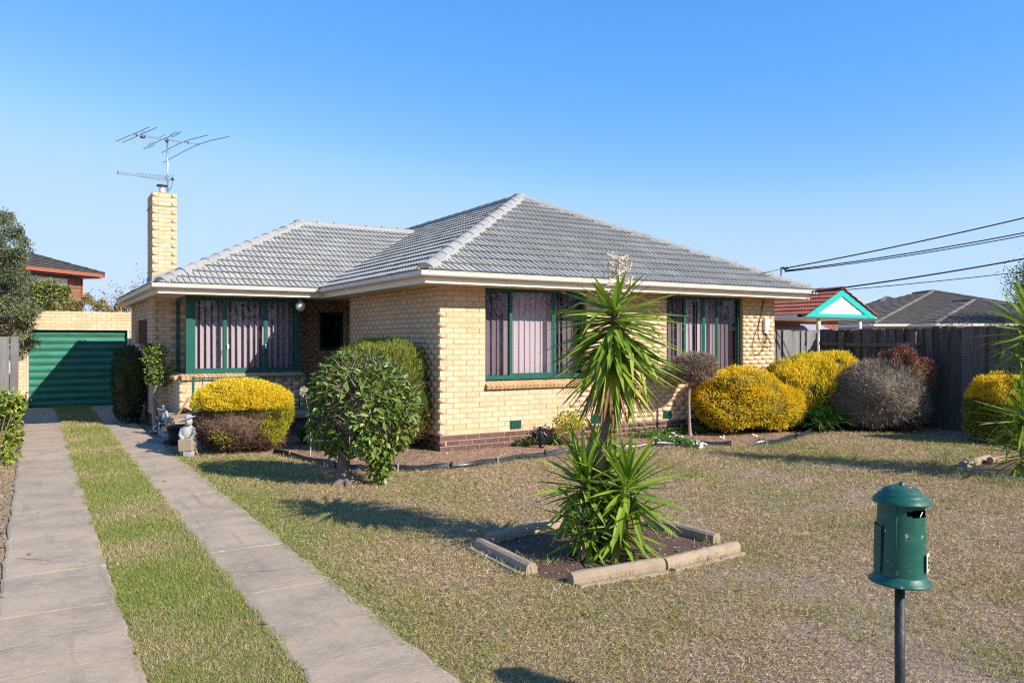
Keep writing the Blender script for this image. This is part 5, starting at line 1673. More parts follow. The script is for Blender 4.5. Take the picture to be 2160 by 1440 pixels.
# main roof running behind the gable
upm = Vector((0, 1, .44)).normalized()
slope_tiles(Vector((19.2, 19.6, 2.62)), UX, upm, [(0, 0), (9.5, 0), (9.5, 2.0), (0, 2.0)], items, RTM)
add('roof', join_meshes('roof', [(a, b or RTM) for a, b in items], red_tile), nb, kind='stuff')
cap_red = cap_mesh('ridge_cap', red_tile)
caps = []
ridge_line((ap, gy - .1, az + .03), (ap, 25, az + .03), capm=cap_red, bed=None, parent=nb)
mb = MB()
mb.poly([(ga + .1, gy, ez + .02), (gb_ - .1, gy, ez + .02), (ap, gy, az - .04)])
gable = mb.part('gable', M['white'], nb)
for k in range(5):
    z0 = ez + .10 + k * .16; z1 = z0 + .152
    if z0 > az - .15: break
    f0, f1 = (z0 - ez) / (az - ez), min(1, (z1 - ez) / (az - ez))
    w0, w1_ = (ap - ga) * (1 - f0) - .2, max(.02, (ap - ga) * (1 - f1) - .2)
    q = MB(); rows = [[(ap - w0, gy - .022, z0), (ap + w0, gy - .022, z0)], [(ap - w1_, gy - .008, z1), (ap + w1_, gy - .008, z1)]]
    q.grid([[(ap - w0, gy - .004, z0), (ap + w0, gy - .004, z0)]] + rows); q.part('board', M['white'], gable)
for s_ in (-1, 1):
    q = MB(); x0 = ap + s_ * (ap - ga + .12)
    a = Vector((x0, gy - .06, ez - .06)); b_ = Vector((ap, gy - .06, az + .03))
    for (p_, q_) in ((a, b_),):
        dz_ = .23
        pts = [(p_.x, p_.y, p_.z), (q_.x, q_.y, q_.z - dz_ + .22), (q_.x, q_.y, q_.z - dz_ - .02), (p_.x - s_ * .45, p_.y, p_.z)]
        q.poly(pts); q.poly([(x, y + .05, z) for x, y, z in pts][::-1])
        for k in range(4):
            u0, u1 = pts[k], pts[(k + 1) % 4]; q.poly([u0, (u0[0], u0[1] + .05, u0[2]), (u1[0], u1[1] + .05, u1[2]), u1])
    q.part('barge_board', teal, gable)
q = MB(); q.box((ga + .25, gy - .05, ez - .06), (gb_ - .25, gy - .012, ez + .06)); q.part('tie_beam', teal, gable)
q = MB(); q.box((ga - .1, gy + .02, ez - .10), (gb_ + .1, 19.4, ez - .06)); q.box((ga - .12, gy + .3, ez - .06), (ga - .02, 25.5, ez + .02)); q.box((gb_ + .02, gy + .0, ez - .08), (gb_ + .14, 19.4, ez + .0)); q.part('eave', M['cream'], nb)
q = MB(); q.box((18.8, 19.50, 2.50), (21.3, 19.6, 2.62)); q.part('gutter', M['cream'], nb)
for px in (1726, 1813):
    a = P(px, 690, 25.5 if px < 1800 else 26.2)
    rr = (px - 1080) / F; X_ = (.521 * 17.0 + .8535 * 17.0 * rr) / (.8535 - .521 * rr)
    q = MB(); q.lathe([(.05, 0), (.05, 1.6), (.07, 1.65), (.045, 1.75), (.06, 1.95), (.06, 2.1), (.075, 2.12), (.075, 2.52)], (X_, 17.0, 0), 10); q.part('porch_post', M['cream'], nb, smooth=True)
q = MB(); wall_core(q, Vector((20.2, 19.9, 0)), UX, -UY, 7.2, 0, 2.6, [(3.0, 5.9, .9, 2.3)])
wq = q.part('wall', M['mortar'], nb)
bb = lay_bricks(Vector((20.2, 19.9, 0)), UX, -UY, 7.2, 1.2, 2.6, [(3.0, 5.9, .9, 2.3)])
add('brickwork', join_cubes('brickwork', [t[0] for t in bb], red_brick), nb, kind='stuff')
window(Vector((23.2, 19.9, 0)), UX, -UY, 2.9, .9, 2.3, (.9, 2.0), False, (), parent=nb)
q = MB(); q.poly([(23.2, 20.1, .9), (26.1, 20.1, .9), (26.1, 20.1, 2.3), (23.2, 20.1, 2.3)]); q.part('curtain', M['sheer'], nb)
q = MB(); rows = []
for k in range(60):
    x = 22.9 + 3.4 * k / 59; rows.append([(x, 19.85, 2.42), (x, 19.45, 2.20), (x, 19.44, 2.12 + .03 * abs(math.sin(k * .9)))])
q.grid(rows); q.part('awning', M['sheer'], nb)

def hip_roof(parent, corner, a, b, wx, dy_, ez, tan, tm, capm, m, faces=('f', 'l', 'r')):
    """rectangular hip roof: corner nearest, a along the front, b to the back"""
    half = min(wx, dy_) / 2; h = half * tan; cs = math.sqrt(1 + tan * tan); items = []
    up = lambda n: (n + Vector((0, 0, tan))).normalized()
    c = Vector((corner.x, corner.y, ez))
    if 'f' in faces:
        poly = [(0, 0), (wx, 0), (wx - half, half * cs), (half, half * cs)] if wx > dy_ else [(0, 0), (wx, 0), (half, half * cs)]
        slope_tiles(c, a, up(b), poly, items, tm)
    if 'l' in faces:
        o = c + b * dy_
        poly = [(0, 0), (dy_, 0), (dy_ - half, half * cs), (half, half * cs)] if dy_ > wx else [(0, 0), (dy_, 0), (half, half * cs)]
        slope_tiles(o, -b, up(a), poly, items, tm)
    if 'r' in faces:
        o = c + a * wx
        poly = [(0, 0), (dy_, 0), (dy_ - half, half * cs), (half, half * cs)] if dy_ > wx else [(0, 0), (dy_, 0), (half, half * cs)]
        slope_tiles(o, b, up(-a), poly, items, tm)
    add('roof', join_meshes('roof', [(x, y or tm) for x, y in items], m), parent, kind='stuff')
    q = MB(); z = Vector((0, 0, -.03))
    if dy_ > wx: p1, p2 = c + a * half + b * half, c + a * half + b * (dy_ - half)
    else: p1, p2 = c + a * half + b * half, c + a * (wx - half) + b * half
    hz = Vector((0, 0, h))
    k1, k2, k3, k4 = c, c + a * wx, c + a * wx + b * dy_, c + b * dy_
    p1, p2 = p1 + hz, p2 + hz
    if dy_ > wx: fs = [[k1, k2, p1], [k2, k3, p2, p1], [k3, k4, p2], [k4, k1, p1, p2]]
    else: fs = [[k1, k2, p2, p1], [k2, k3, p2], [k3, k4, p1, p2], [k4, k1, p1]]
    for f_ in fs: q.poly([v + z for v in f_])
    q.part('roof_deck', M['deck'], parent)
    L_ = Vector((0, 0, .03))
    if dy_ > wx: hips = [(k1, p1), (k2, p1), (p1, p2)]
    else: hips = [(k1, p1), (k2, p2), (p1, p2)]
    for s_, e_ in hips:
        ridge_line(s_ + (e_ - s_).normalized() * .12 + L_, e_ + L_, capm=capm, bed=None, parent=parent)
    q = MB()
    for s_, e_, n_ in ((k1, k2, -b), (k4, k1, -a), (k2, k3, a)):
        t_ = (e_ - s_).normalized(); ln = (e_ - s_).length
        q.box((0, 0, 0), (1, 1, 1), Matrix(((t_.x*ln, n_.x*.10, 0, s_.x), (t_.y*ln, n_.y*.10, 0, s_.y), (0, 0, .12, ez - .10), (0,0,0,1))))
    return q, (k1, k2, k3, k4)
dh = thing('dark_roofed_house', 'low house with dark charcoal tiled hip roofs beyond the side fence', 'house', tuple(P(1900, 720, 44))[:2] + (0,))
capd = cap_mesh('ridge_cap', dark_tile)
C1 = P(1841, 684, 40.9); C1.z = 0
q, ks = hip_roof(dh, C1, RGT, FWD, 13.7, 16, 2.65, .315, DTM, capd, dark_tile); q.part('gutter', M['cream'], dh)
C2 = P(1970, 688, 38.6); C2.z = 0
q, ks2 = hip_roof(dh, C2, RGT, FWD, 9.6, 12, 2.62, .295, DTM, capd, dark_tile); q.part('gutter', M['cream'], dh)
C3 = P(1790, 684, 49); C3.z = 0
q, ks3 = hip_roof(dh, C3, RGT, FWD, 9, 9, 2.65, .47, DTM, capd, dark_tile, faces=('f', 'l')); q.part('gutter', M['cream'], dh)
q = MB()
for kk, ins in ((ks, .5), (ks2, .5), (ks3, .5)):
    a = [kk[0] + (RGT + FWD) * ins, kk[1] + (-RGT + FWD) * ins, kk[2] - (RGT + FWD) * ins, kk[3] + (RGT - FWD) * ins]
    for j in range(4):
        s_, e_ = a[j], a[(j + 1) % 4]; q.poly([(s_.x, s_.y, 0), (e_.x, e_.y, 0), (e_.x, e_.y, 2.56), (s_.x, s_.y, 2.56)])
q.part('wall', M['cream'], dh)

# two storey brown brick house, far left
ang = R(14.5)
fa = FWD * math.cos(ang) + RGT * math.sin(ang); fn = RGT * math.cos(ang) - FWD * math.sin(ang)
Cr = P(172, 650, 40.0); Cr.z = 0
ts = thing('two_storey_house', 'two storey brown brick house with black tiled roof and rust red gutter behind the garage', 'house', tuple(Cr))
bbrick = mat('brown_red_brick', [(.20,.085,.05),(.26,.115,.07),(.17,.07,.045),(.30,.15,.09)], .85, bump=(60, .3))
rust_p = mat('rust_red_paint', (.36,.10,.05), .5)
btile = mat('black_tile', [(.018,.017,.018),(.03,.028,.028),(.045,.04,.038)], .7, noise=(8, .5, (.12,.10,.08), None, (.60,.70)))
wl = 9.0; s0 = Cr - fa * wl
hl = [(1.0 + .0, 8.05, 3.2, 4.92)]
hl = [(3.3, 5.2, 2.9, 4.86), (5.25, 8.15, 2.9, 4.86)]
q = MB(); wall_core(q, s0, fa, fn, wl, 0, 4.98, hl); q.part('wall', M['mortar'], ts)
bb = lay_bricks(s0, fa, fn, wl, 2.4, 4.98, hl)
add('brickwork', join_cubes('brickwork', [t[0] for t in bb], bbrick), ts, kind='stuff')
dw = mat('dark_frame', (.09,.05,.04), .5)
pale = mat('pale_pane', (.50,.55,.62), .15, spec=.8)
keepg = M['green']; M['green'] = dw
w_ = window(s0 + fa * 3.3, fa, fn, 1.9, 2.9, 4.55, (.65, 1.3), False, (), parent=ts)
w2_ = window(s0 + fa * 5.25, fa, fn, 2.9, 2.9, 4.55, (1.05, 1.9), False, (), parent=ts)
M['green'] = keepg
q = MB()
for (u0, u1) in ((3.32, 5.18), (5.27, 8.13)):
    a, b_ = s0 + fa * u0 - fn * .2, s0 + fa * u1 - fn * .2
    q.poly([(a.x, a.y, 2.9), (b_.x, b_.y, 2.9), (b_.x, b_.y, 4.55), (a.x, a.y, 4.55)])
q.part('curtain', M['sheer'], ts)
q = MB()
for (u0, u1) in ((3.3, 5.2), (5.25, 8.15)):
    a = s0 + fa * u0 - fn * .04; ln = u1 - u0
    q.box((0, 0, 0), (1, 1, 1), Matrix(((fa.x*ln, -fn.x*.05, 0, a.x), (fa.y*ln, -fn.y*.05, 0, a.y), (0, 0, .31, 4.55), (0,0,0,1))))
q.part('window_head', M['white'], ts)
q = MB()
for u0 in (5.2, 8.2, 8.97):
    a = s0 + fa * u0 + fn * .005
    q.box((0, 0, 0), (1, 1, 1), Matrix(((fa.x*.07, fn.x*.05, 0, a.x), (fa.y*.07, fn.y*.05, 0, a.y), (0, 0, 4.95, 0), (0,0,0,1))))
q.part('downpipe', rust_p, ts)
ev = Cr + fa * .75 + fn * .75
BTM = tile_mesh('roof_tile', btile); capb = cap_mesh('ridge_cap', btile)
gx = -fa; items = []
# slope above the facade: the eaves run along fa, rising away from the viewer (-fn)
o = ev - fa * 11.5; o.z = 5.22
tn = .36; cs = math.sqrt(1 + tn * tn); half = 5.0
slope_tiles(o, fa, (-fn + Vector((0, 0, tn))).normalized(), [(0, 0), (11.5, 0), (11.5 - half, half * cs), (0, half * cs)], items, BTM)
o2 = ev.copy(); o2.z = 5.22
slope_tiles(o2, -fn, (-fa + Vector((0, 0, tn))).normalized(), [(0, 0), (2 * half, 0), (half, half * cs)], items, BTM)
add('roof', join_meshes('roof', [(x, y or BTM) for x, y in items], btile), ts, kind='stuff')
a_ = Vector((ev.x, ev.y, 5.25)); ap_ = a_ - fa * half - fn * half + Vector((0, 0, half * tn))
ridge_line(a_, ap_, capm=capb, bed=None, parent=ts)
q = MB()
e0 = ev - fa * 11.5
q.box((0, 0, 0), (1, 1, 1), Matrix(((fa.x*11.5, -fn.x*.1, 0, e0.x), (fa.y*11.5, -fn.y*.1, 0, e0.y), (0, 0, .16, 5.06), (0,0,0,1))))
q.box((0, 0, 0), (1, 1, 1), Matrix(((-fn.x*9, -fa.x*.1, 0, ev.x), (-fn.y*9, -fa.y*.1, 0, ev.y), (0, 0, .16, 5.062), (0,0,0,1))))
q.part('gutter', rust_p, ts)
q = MB()
q.box((0, 0, 0), (1, 1, 1), Matrix(((fa.x*11.4, -fn.x*9, 0, e0.x - fn.x*.1), (fa.y*11.4, -fn.y*9, 0, e0.y - fn.y*.1), (0, 0, .03, 5.0), (0,0,0,1)))); q.part('soffit', dw, ts)
q = MB(); b0_ = Cr - fa * .3 - fn * .25
q.box((0, 0, 0), (1, 1, 1), Matrix(((-fa.x*8.4, -fn.x*7, 0, b0_.x), (-fa.y*8.4, -fn.y*7, 0, b0_.y), (0, 0, 4.95, 0), (0,0,0,1)))); q.part('body', bbrick, ts)

# ------------------------------------------------------------------ overhead cables and the roof bracket
bk = P(1648, 604, 16.75); bt_ = P(1648, 566, 16.75)
br = thing('service_bracket', 'thin grey metal service pole with insulators at the end of the front roof', 'bracket', (bk.x, bk.y, bk.z - .15))
q = MB(); q.tube([(bt_.x, bt_.y, bk.z - .15), (bt_.x, bt_.y, bt_.z + .03)], .018, 8); q.part('pole', M['darkmetal'], br, smooth=True)
q = MB(); q.tube([(bt_.x, bt_.y, bt_.z), (bt_.x + .16, bt_.y - .05, bt_.z - .01)], .012, 6)
for k in range(3): q.ball((bt_.x + .05 + .05 * k, bt_.y - .02, bt_.z + .015 - .025 * (k % 2)), .028, 8, 6)
q.part('insulators', M['darkmetal'], br, smooth=True)
def cable(label, a, b_, sag, r):
    pts = [Vector(a).lerp(Vector(b_), k / 28) - Vector((0, 0, sag * 4 * (k / 28) * (1 - k / 28))) for k in range(29)]
    q = MB(); q.tube(pts, r, 6); q.solo('power_cable', M['cable'], label, 'cable', 'overhead cables to the house', smooth=True)
cable('upper black overhead cable running from the roof bracket to the top of the sky', P(1650, 567, 16.75), P(2900, 262, 13.6), .16, .013)
cable('twin overhead cable, its upper strand just under the highest cable', P(1655, 571, 16.75), P(2900, 316, 13.6), .22, .012)
cable('twin overhead cable, its lower strand close beneath the other', P(1655, 573, 16.75), P(2900, 322, 13.6), .24, .010)
cable('thick lower overhead cable crossing above the red roof to the fascia', P(1640, 624, 16.4), P(2900, 382, 13.6), .20, .015)
cable('lowest thin overhead cable sloping over the teal gable', P(1650, 622, 16.45), P(2900, 470, 13.6), .12, .008)
cable('thin black cable sagging along the front roof edge from the bracket', P(1648, 567, 16.75), P(1392, 607, 14.55), .05, .007)

# ------------------------------------------------------------------ television antenna
ad = 16.95
an = thing('tv_antenna', 'silver rooftop television antenna with two booms on a pole beside the chimney flue', 'antenna', tuple(P(353, 402, ad)))
q = MB(); q.tube([P(354, 403, ad) - Vector((0, 0, .25)), P(353, 297, ad)], .017, 8); q.part('pole', M['metal'], an, smooth=True)
bd = (RGT * .955 + FWD * .25 + Vector((0, 0, -.16))).normalized()
def boxbar(a, b_, w, h):
    t_ = (b_ - a).normalized(); s_ = t_.cross(Vector((0, 0, 1))).normalized(); u_ = s_.cross(t_); ln = (b_ - a).length
    q = MB(); q.box((-w/2, 0, -h/2), (w/2, ln, h/2), Matrix(((s_.x, t_.x, u_.x, a.x), (s_.y, t_.y, u_.y, a.y), (s_.z, t_.z, u_.z, a.z), (0,0,0,1)))); return q
b0_, b1_ = P(277, 283, ad - .15), P(421, 305, ad + .15)
boxbar(b0_, b1_, .03, .035).part('boom', M['metal'], an)
def el(x0, y0, x1, y1, xc, yc, r=.007):
    c_ = (281.5 - 4.8 + (xc - 300) / 8.31, 260 + yc / 8.31)
    t_ = (c_[0] - 277) / 144; dd = ad - .15 + .3 * t_
    k0 = (240 + x0 / 8.31, 260 + y0 / 8.31); k1 = (240 + x1 / 8.31, 260 + y1 / 8.31)
    a = P(k0[0], k0[1], dd + .30); m_ = P(240 + xc / 8.31, 260 + yc / 8.31, dd); b_ = P(k1[0], k1[1], dd - .30)
    q = MB(); q.tube(sm([a, m_, b_], 5), r, 6); q.part('element', M['darkmetal'], an, smooth=True)
for e_ in ((40, 320, 615, 68, 335, 195), (150, 340, 755, 75, 455, 210), (520, 455, 1185, 155, 860, 280), (840, 520, 1660, 207, 1212, 330), (865, 695, 2020, 235, 1480, 375)): el(*e_)
el(780, 255, 900, 198, 850, 222, .005); el(470, 190, 550, 135, 500, 160, .005)
el(990, 215, 1110, 152, 1010, 188, .005); el(1005, 248, 1130, 180, 1105, 215, .005); el(600, 385, 705, 325, 650, 352, .005); el(600, 442, 715, 375, 690, 398, .005)
b2_, b3_ = P(250, 364, ad - .22), P(365, 378, ad + .1)
boxbar(b2_, b3_, .05, .055).part('lower_boom', M['metal'], an)
q = boxbar(b2_ - (b3_ - b2_).normalized() * .02, b2_, .054, .06); q.part('end_cap', M['darkmetal'], an)
q = MB()
for k in range(12):
    c_ = b2_.lerp(b3_, .32 + .058 * k); l = .05 + .006 * k
    e_ = (FWD * -.55 + RGT * .65 + Vector((0, 0, .42))).normalized()
    q.tube([c_ - e_ * l * 1.3, c_ + e_ * l * 1.3], .004, 4)
q.part('short_elements', M['darkmetal'], an, kind='stuff')
q = MB(); q.ball(P(352, 298, ad - .02), (.04, .03, .03), 8, 6); q.ball(P(364, 378, ad), (.04, .04, .03), 8, 6); q.ball(P(301, 290, ad - .1), (.06, .04, .025), 8, 6)
for t_ in (.08, .19, .53, .83, .98): q.ball(b0_.lerp(b1_, t_), .026, 6, 5)
q.part('clamp', M['darkmetal'], an, smooth=True)
q = MB(); q.tube(sm([P(364, 380, ad), P(362, 393, ad), P(356, 402, ad)], 5), .006, 5); q.tube(sm([P(343, 400, ad), P(348, 398, ad), P(352, 402, ad)], 4), .005, 5); q.part('lead', M['cable'], an, smooth=True)

# ------------------------------------------------------------------ letterbox
mbx = Vector((2.974, 1.875, 0))
lb = thing('letterbox', 'dark green cylindrical metal letterbox with domed lid on a thin grey post', 'letterbox', tuple(mbx))
zt = H - (1015 - 720) / F * 3.15
zr = H - (1055 - 720) / F * 3.15            # lid rim
zb = H - (1226 - 720) / F * 3.15            # base flange bottom
tilt = Matrix.Rotation(R(1.2), 3, FWD) 
def T(v): 
    v = Vector(v); o = Vector((0, 0, zb)); return tilt @ (v - o) + o
ray_ = Vector((mbx.x, mbx.y, 0)).normalized(); ax = math.atan2(-ray_.x, ray_.y)
def ring_part(prof, nm, m, n=56, skip=None, par=lb, double=False):
    q = MB(); idx = {}
    rows = []
    for r_, z in prof: rows.append([T((r_ * math.cos(2*math.pi*j/n + ax), r_ * math.sin(2*math.pi*j/n + ax), z)) + mbx for j in range(n)])
    i0 = 0
    for r_ in rows: q.v += r_
    for a in range(len(rows) - 1):
        for b_ in range(n):
            if skip and skip(a, b_): continue
            c_ = (b_ + 1) % n; q.f.append((a*n+b_, a*n+c_, (a+1)*n+c_, (a+1)*n+b_))
    return q.part(nm, m, par, smooth=True)
rim = .110
ring_part([(.0935, zr - .004), (rim, zr - .006), (rim + .001, zr - .002), (rim - .004, zr + .006), (rim - .014, zr + .018), (rim - .021, zr + .023), (rim - .022, zr + .028), (.080, zr + .031), (.074, zr + .040), (.060, zr + .051), (.040, zr + .059), (.018, zr + .063), (.006, zr + .0635)], 'lid', M['mailbox'])
ring_part([(.004, zr + .075), (.008, zr + .074), (.011, zr + .069), (.012, zr + .063), (.016, zr + .060)], 'finial', M['darkmetal'], 16)
R0, R1 = .088, .094
nz = 48; z0_, z1_ = zb + .03, zr - .003
prof = [(R1 + (R0 - R1) * k / nz, z0_ + (z1_ - z0_) * k / nz) for k in range(nz + 1)]
n_ = 56
def skip(a, b_):
    ang_ = (b_ + .5) / n_ * 360; ang_ = ang_ - 360 if ang_ > 180 else ang_
    if 40 <= a <= 44 and (-74 if 41 <= a <= 43 else -67) <= ang_ <= 12: return True
    return False
ring_part(prof, 'body', M['mailbox'], n_, skip)
q = MB(); rows = [[T(((r_ - .004) * math.cos(2*math.pi*j/n_ + ax), (r_ - .004) * math.sin(2*math.pi*j/n_ + ax), z)) + mbx for j in range(n_)] for r_, z in prof]
for r_ in rows: q.v += r_
for a in range(len(rows) - 1):
    for b_ in range(n_):
        if skip(a, b_): continue
        c_ = (b_ + 1) % n_; q.f.append((a*n_+c_, a*n_+b_, (a+1)*n_+b_, (a+1)*n_+c_))
q.part('lining', M['dark'], lb, smooth=True)
ring_part([(.02, zb + .004), (.115, zb), (.118, zb + .004), (.113, zb + .010), (.104, zb + .018), (.098, zb + .030), (.0945, zb + .036), (.02, zb + .034)], 'base_flange', M['mailbox'])
# rolled seam down the body
q = MB(); sa = ax - R(100); q.tube([T((.0947 * math.cos(sa), .0947 * math.sin(sa), zb + .035)) + mbx, T((.0887 * math.cos(sa), .0887 * math.sin(sa), zr - .005)) + mbx], .0016, 6); q.part('seam', M['mailbox'], lb, smooth=True)
# bent paper in the slot
q = MB(); a_ = T((.075 * math.cos(ax - .5), .075 * math.sin(ax - .5), zr - .052)) + mbx
q.poly([a_, a_ + Vector((.004, -.002, 0)), a_ + Vector((.012, -.006, .02)), a_ + Vector((.008, -.004, .02))]); q.part('paper', M['white'], lb)
# side access door with hinge leaf
def patch(a0, a1, z0, z1, r_, nm, m, thick=.004, na=10):
    q = MB(); rows = []
    for z in (z0, z0 + .006, (z0 + z1) / 2, z1 - .006, z1):
        e = 0 if z not in (z0, z1) else .03
        rows.append([T((r_ * math.cos(ax + a), r_ * math.sin(ax + a), z)) + mbx for a in [a0 + e + (a1 - a0 - 2*e) * k / na for k in range(na + 1)]])
    q.grid(rows)
    rim_ = rows[0] + [r2[-1] for r2 in rows[1:]] + rows[-1][::-1][1:] + [r2[0] for r2 in rows[::-1][1:-1]]
    inner = [Vector(p_) for p_ in rim_]
    return q.part(nm, m, lb, smooth=False)
hgt = zr - zb
patch(R(180 - 25), R(180 + 44), zb + .045, zb + .045 + hgt * .56, .0985, 'door', M['mailbox'])
patch(R(180 + 41), R(180 + 47), zb + .040, zb + .05 + hgt * .57, .0965, 'door_gap', M['dark'])
# number plate on the street side, seen nearly edge on
pa = ax - R(9)
pn = Vector((math.cos(pa), math.sin(pa), 0)); ps = Vector((-pn.y, pn.x, 0))
pc = mbx + pn * .0985 + Vector((0, 0, zb + .090)) 
pc.x += RGT.x * .002; pc.y += RGT.y * .002
q = MB(); q.box((-.028, -.002, -.036), (.028, .002, .036), Matrix(((ps.x, pn.x, 0, pc.x), (ps.y, pn.y, 0, pc.y), (0, 0, 1, pc.z), (0,0,0,1))), bev=.001)
plate = q.part('number_plate', M['plate'], lb)
fc = bpy.data.curves.new('digit', 'FONT'); fc.body = '5'; fc.size = .062; fc.extrude = .001; fc.align_x = 'CENTER'; fc.align_y = 'CENTER'; fc.offset = .0012
fo = bpy.data.objects.new('digit', fc); COL.objects.link(fo)
bpy.context.view_layer.update()
me = bpy.data.meshes.new_from_object(fo.evaluated_get(bpy.context.evaluated_depsgraph_get()))
bpy.data.objects.remove(fo); me.materials.clear(); me.materials.append(M['ink'])
tx_ = ps
add('digit', me, plate, Matrix(((tx_.x, 0, pn.x, pc.x + pn.x*.003), (tx_.y, 0, pn.y, pc.y + pn.y*.003), (0, 1, 0, pc.z), (0,0,0,1))))
q = MB(); q.tube([mbx + Vector((0, 0, -.05)), mbx + Vector((.0, 0, zb + .01))], .0195, 16); q.part('post', M['post'], lb, smooth=True)

# ------------------------------------------------------------------ ornaments and clutter by the porch
def remesh(q, vs, m, name):
    me = q.mesh(name, m)
    o = bpy.data.objects.new('remesh_source', me); COL.objects.link(o)
    md = o.modifiers.new('r', 'REMESH'); md.mode = 'VOXEL'; md.voxel_size = vs
    bpy.context.view_layer.update()
    dg = bpy.context.evaluated_depsgraph_get()
    me2 = bpy.data.meshes.new_from_object(o.evaluated_get(dg))
    bpy.data.objects.remove(o)
    me2.name = name
    if not me2.materials: me2.materials.append(m)
    me2.shade_smooth()
    return me2
def loc_frame(base):
    def L_(x, y, z): return Vector((base.x, base.y, 0)) + RGT * x + FWD * y + Vector((0, 0, z))
    return L_
sb = G(398, 963); L_ = loc_frame(sb)
Rm = Matrix(((RGT.x, FWD.x, 0), (RGT.y, FWD.y, 0), (0, 0, 1)))
q = MB()
q.ball(L_(-.02, .09, .20), (.115, .10, .21), 14, 10)
q.ball(L_(-.03, .05, .37), (.10, .075, .13), 14, 10)
q.tube([L_(-.11, .04, .43), L_(-.13, .0, .33), L_(-.06, -.06, .25)], [.034, .032, .026], 8)
q.tube([L_(.06, .05, .43), L_(.09, .0, .34), L_(.05, -.06, .26)], [.034, .032, .026], 8)
q.tube([L_(-.02, .04, .45), L_(-.01, .02, .50)], [.035, .03], 8)
q.ball(L_(.0, .0, .535), (.058, .058, .066), 12, 10)
q.ball(L_(.0, -.058, .53), (.012, .014, .014), 6, 5)
tl = Matrix.Rotation(R(-22), 3, FWD)
q.ball(L_(-.02, .0, .575), (.135, .12, .018), 16, 8, M=tl @ Rm)
q.ball(L_(-.005, .01, .60), (.062, .062, .045), 12, 8)
for k in range(9): q.tube([L_(-.12 + .025 * k, .02, .22), L_(-.14 + .03 * k, .05, .03)], [.018, .024], 6)
me = remesh(q, .008, M['statue'], 'figure')
st = thing('garden_statue', 'weathered grey concrete garden statue of a hatted figure holding a square planter', 'statue', (sb.x, sb.y, 0))
add('figure', me, st)
tz = Matrix.Rotation(R(4), 4, FWD)
q = MB(); q.box((-.085, -.14, .095), (.105, .0, .285), Matrix.Translation(L_(0, 0, 0)) @ Rm.to_4x4() @ Matrix.Rotation(R(-4), 4, 'Y'), bev=.012); q.part('planter', M['edging'], st)
q = MB(); q.box((-.03, -.13, 0), (.09, .0, .10), Matrix.Translation(L_(0, 0, 0)) @ Rm.to_4x4(), bev=.01); q.part('pedestal', M['statue'], st)
# black tub
tbp = G(374, 938); L_ = loc_frame(tbp)
q = MB(); rows = []
for r_, z in ((.125, 0), (.135, .02), (.155, .18), (.172, .30), (.185, .305), (.186, .32), (.170, .322), (.160, .29), (.14, .05), (.02, .045)):
    rows.append([L_(r_ * math.cos(k * math.pi / 14), r_ * math.sin(k * math.pi / 14), z) for k in range(28)])
q.grid(rows, closed=True, caps=True)
tub = thing('plant_tub', 'round black plastic plant tub standing beside the garden statue', 'tub', (tbp.x, tbp.y, 0)); q.part('pot', M['black'], tub, smooth=True)
q = MB(); q.lathe([(.01, .27), (.150, .265), (.01, .262)], (tbp.x, tbp.y, 0), 20); q.part('soil', M['darksoil'], tub)
# brown board box behind the tub and the spade leaning on it
bp_ = G(384, 921); L_ = loc_frame(bp_ + FWD * .35)
fb = thing('rubbish_crate', 'open brown crate tilted behind the black tub', 'crate', tuple(L_(0, 0, 0)))
mx = Matrix.Translation(L_(-.02, .05, .27)) @ Rm.to_4x4() @ Matrix.Rotation(R(26), 4, 'Y')
crate_m = mat('crate_board', (.075,.045,.032), .9, noise=(10, .4, (.13,.085,.06)))
for (lo, hi) in (((-.2, .0, -.17), (.2, .02, .17)), ((-.2, -.26, -.17), (-.18, -.001, .17)), ((.18, -.26, -.17), (.2, -.001, .17)), ((-.179, -.26, -.17), (.179, -.001, -.15))):
    q = MB(); q.box(lo, hi, mx); q.part('side_board', crate_m, fb)
sp0, sp1 = P(362, 893, 13.7), P(400, 838, 13.95)
spd = thing('garden_spade', 'old spade with a brown wooden handle leaning across the crate', 'spade', (sp0.x, sp0.y, 0))
q = MB(); q.tube(sm([sp0, sp0.lerp(sp1, .5), sp1], 3), [.013, .014, .015, .015, .016, .017, .02], 8); q.part('handle', M['handle'], spd, smooth=True)
bl0 = sp0 + (sp0 - sp1).normalized() * .13
dirn = (sp0 - sp1).normalized(); sd_ = dirn.cross(FWD).normalized()
q = MB(); q.grid([[sp0 - sd_ * .055 - FWD * .01, sp0 + FWD * .012, sp0 + sd_ * .055 - FWD * .01], [bl0 - sd_ * .06, bl0 + FWD * .01, bl0 + sd_ * .06], [bl0 + dirn * .06 - sd_ * .03, bl0 + dirn * .07, bl0 + dirn * .06 + sd_ * .03]]); q.part('blade', crate_m, spd)
# bucket of hand tools
bkp = G(350, 918); L_ = loc_frame(bkp)
bu = thing('tool_bucket', 'grey bucket crammed with hand tools and terracotta shards beside the tub', 'bucket', tuple(bkp))
q = MB(); rows = []
for r_, z in ((.10, 0), (.14, .22), (.15, .225), (.135, .215), (.02, .10)): rows.append([L_(r_ * math.cos(k * math.pi / 10), r_ * math.sin(k * math.pi / 10), z) for k in range(20)])
q.grid(rows, closed=True, caps=True); q.part('pail', M['black'], bu, smooth=True)
for k, (x0, x1, y, m_, r_) in enumerate(((-.06, -.17, .0, 'edging', .016), (-.02, -.11, -.03, 'darkmetal', .014), (.0, -.05, .03, 'rustpot', .022), (.04, -.03, -.02, 'rustpot', .018), (.06, .10, .05, 'rustpot', .012), (.08, .16, .0, 'handle', .014), (-.05, -.09, .06, 'handle', .015))):
    q = MB(); q.tube([L_(x0, y, .12), L_(x1, y, .36 + .02 * (k % 3))], r_, 7); q.part('tool', M[m_], bu, smooth=True)
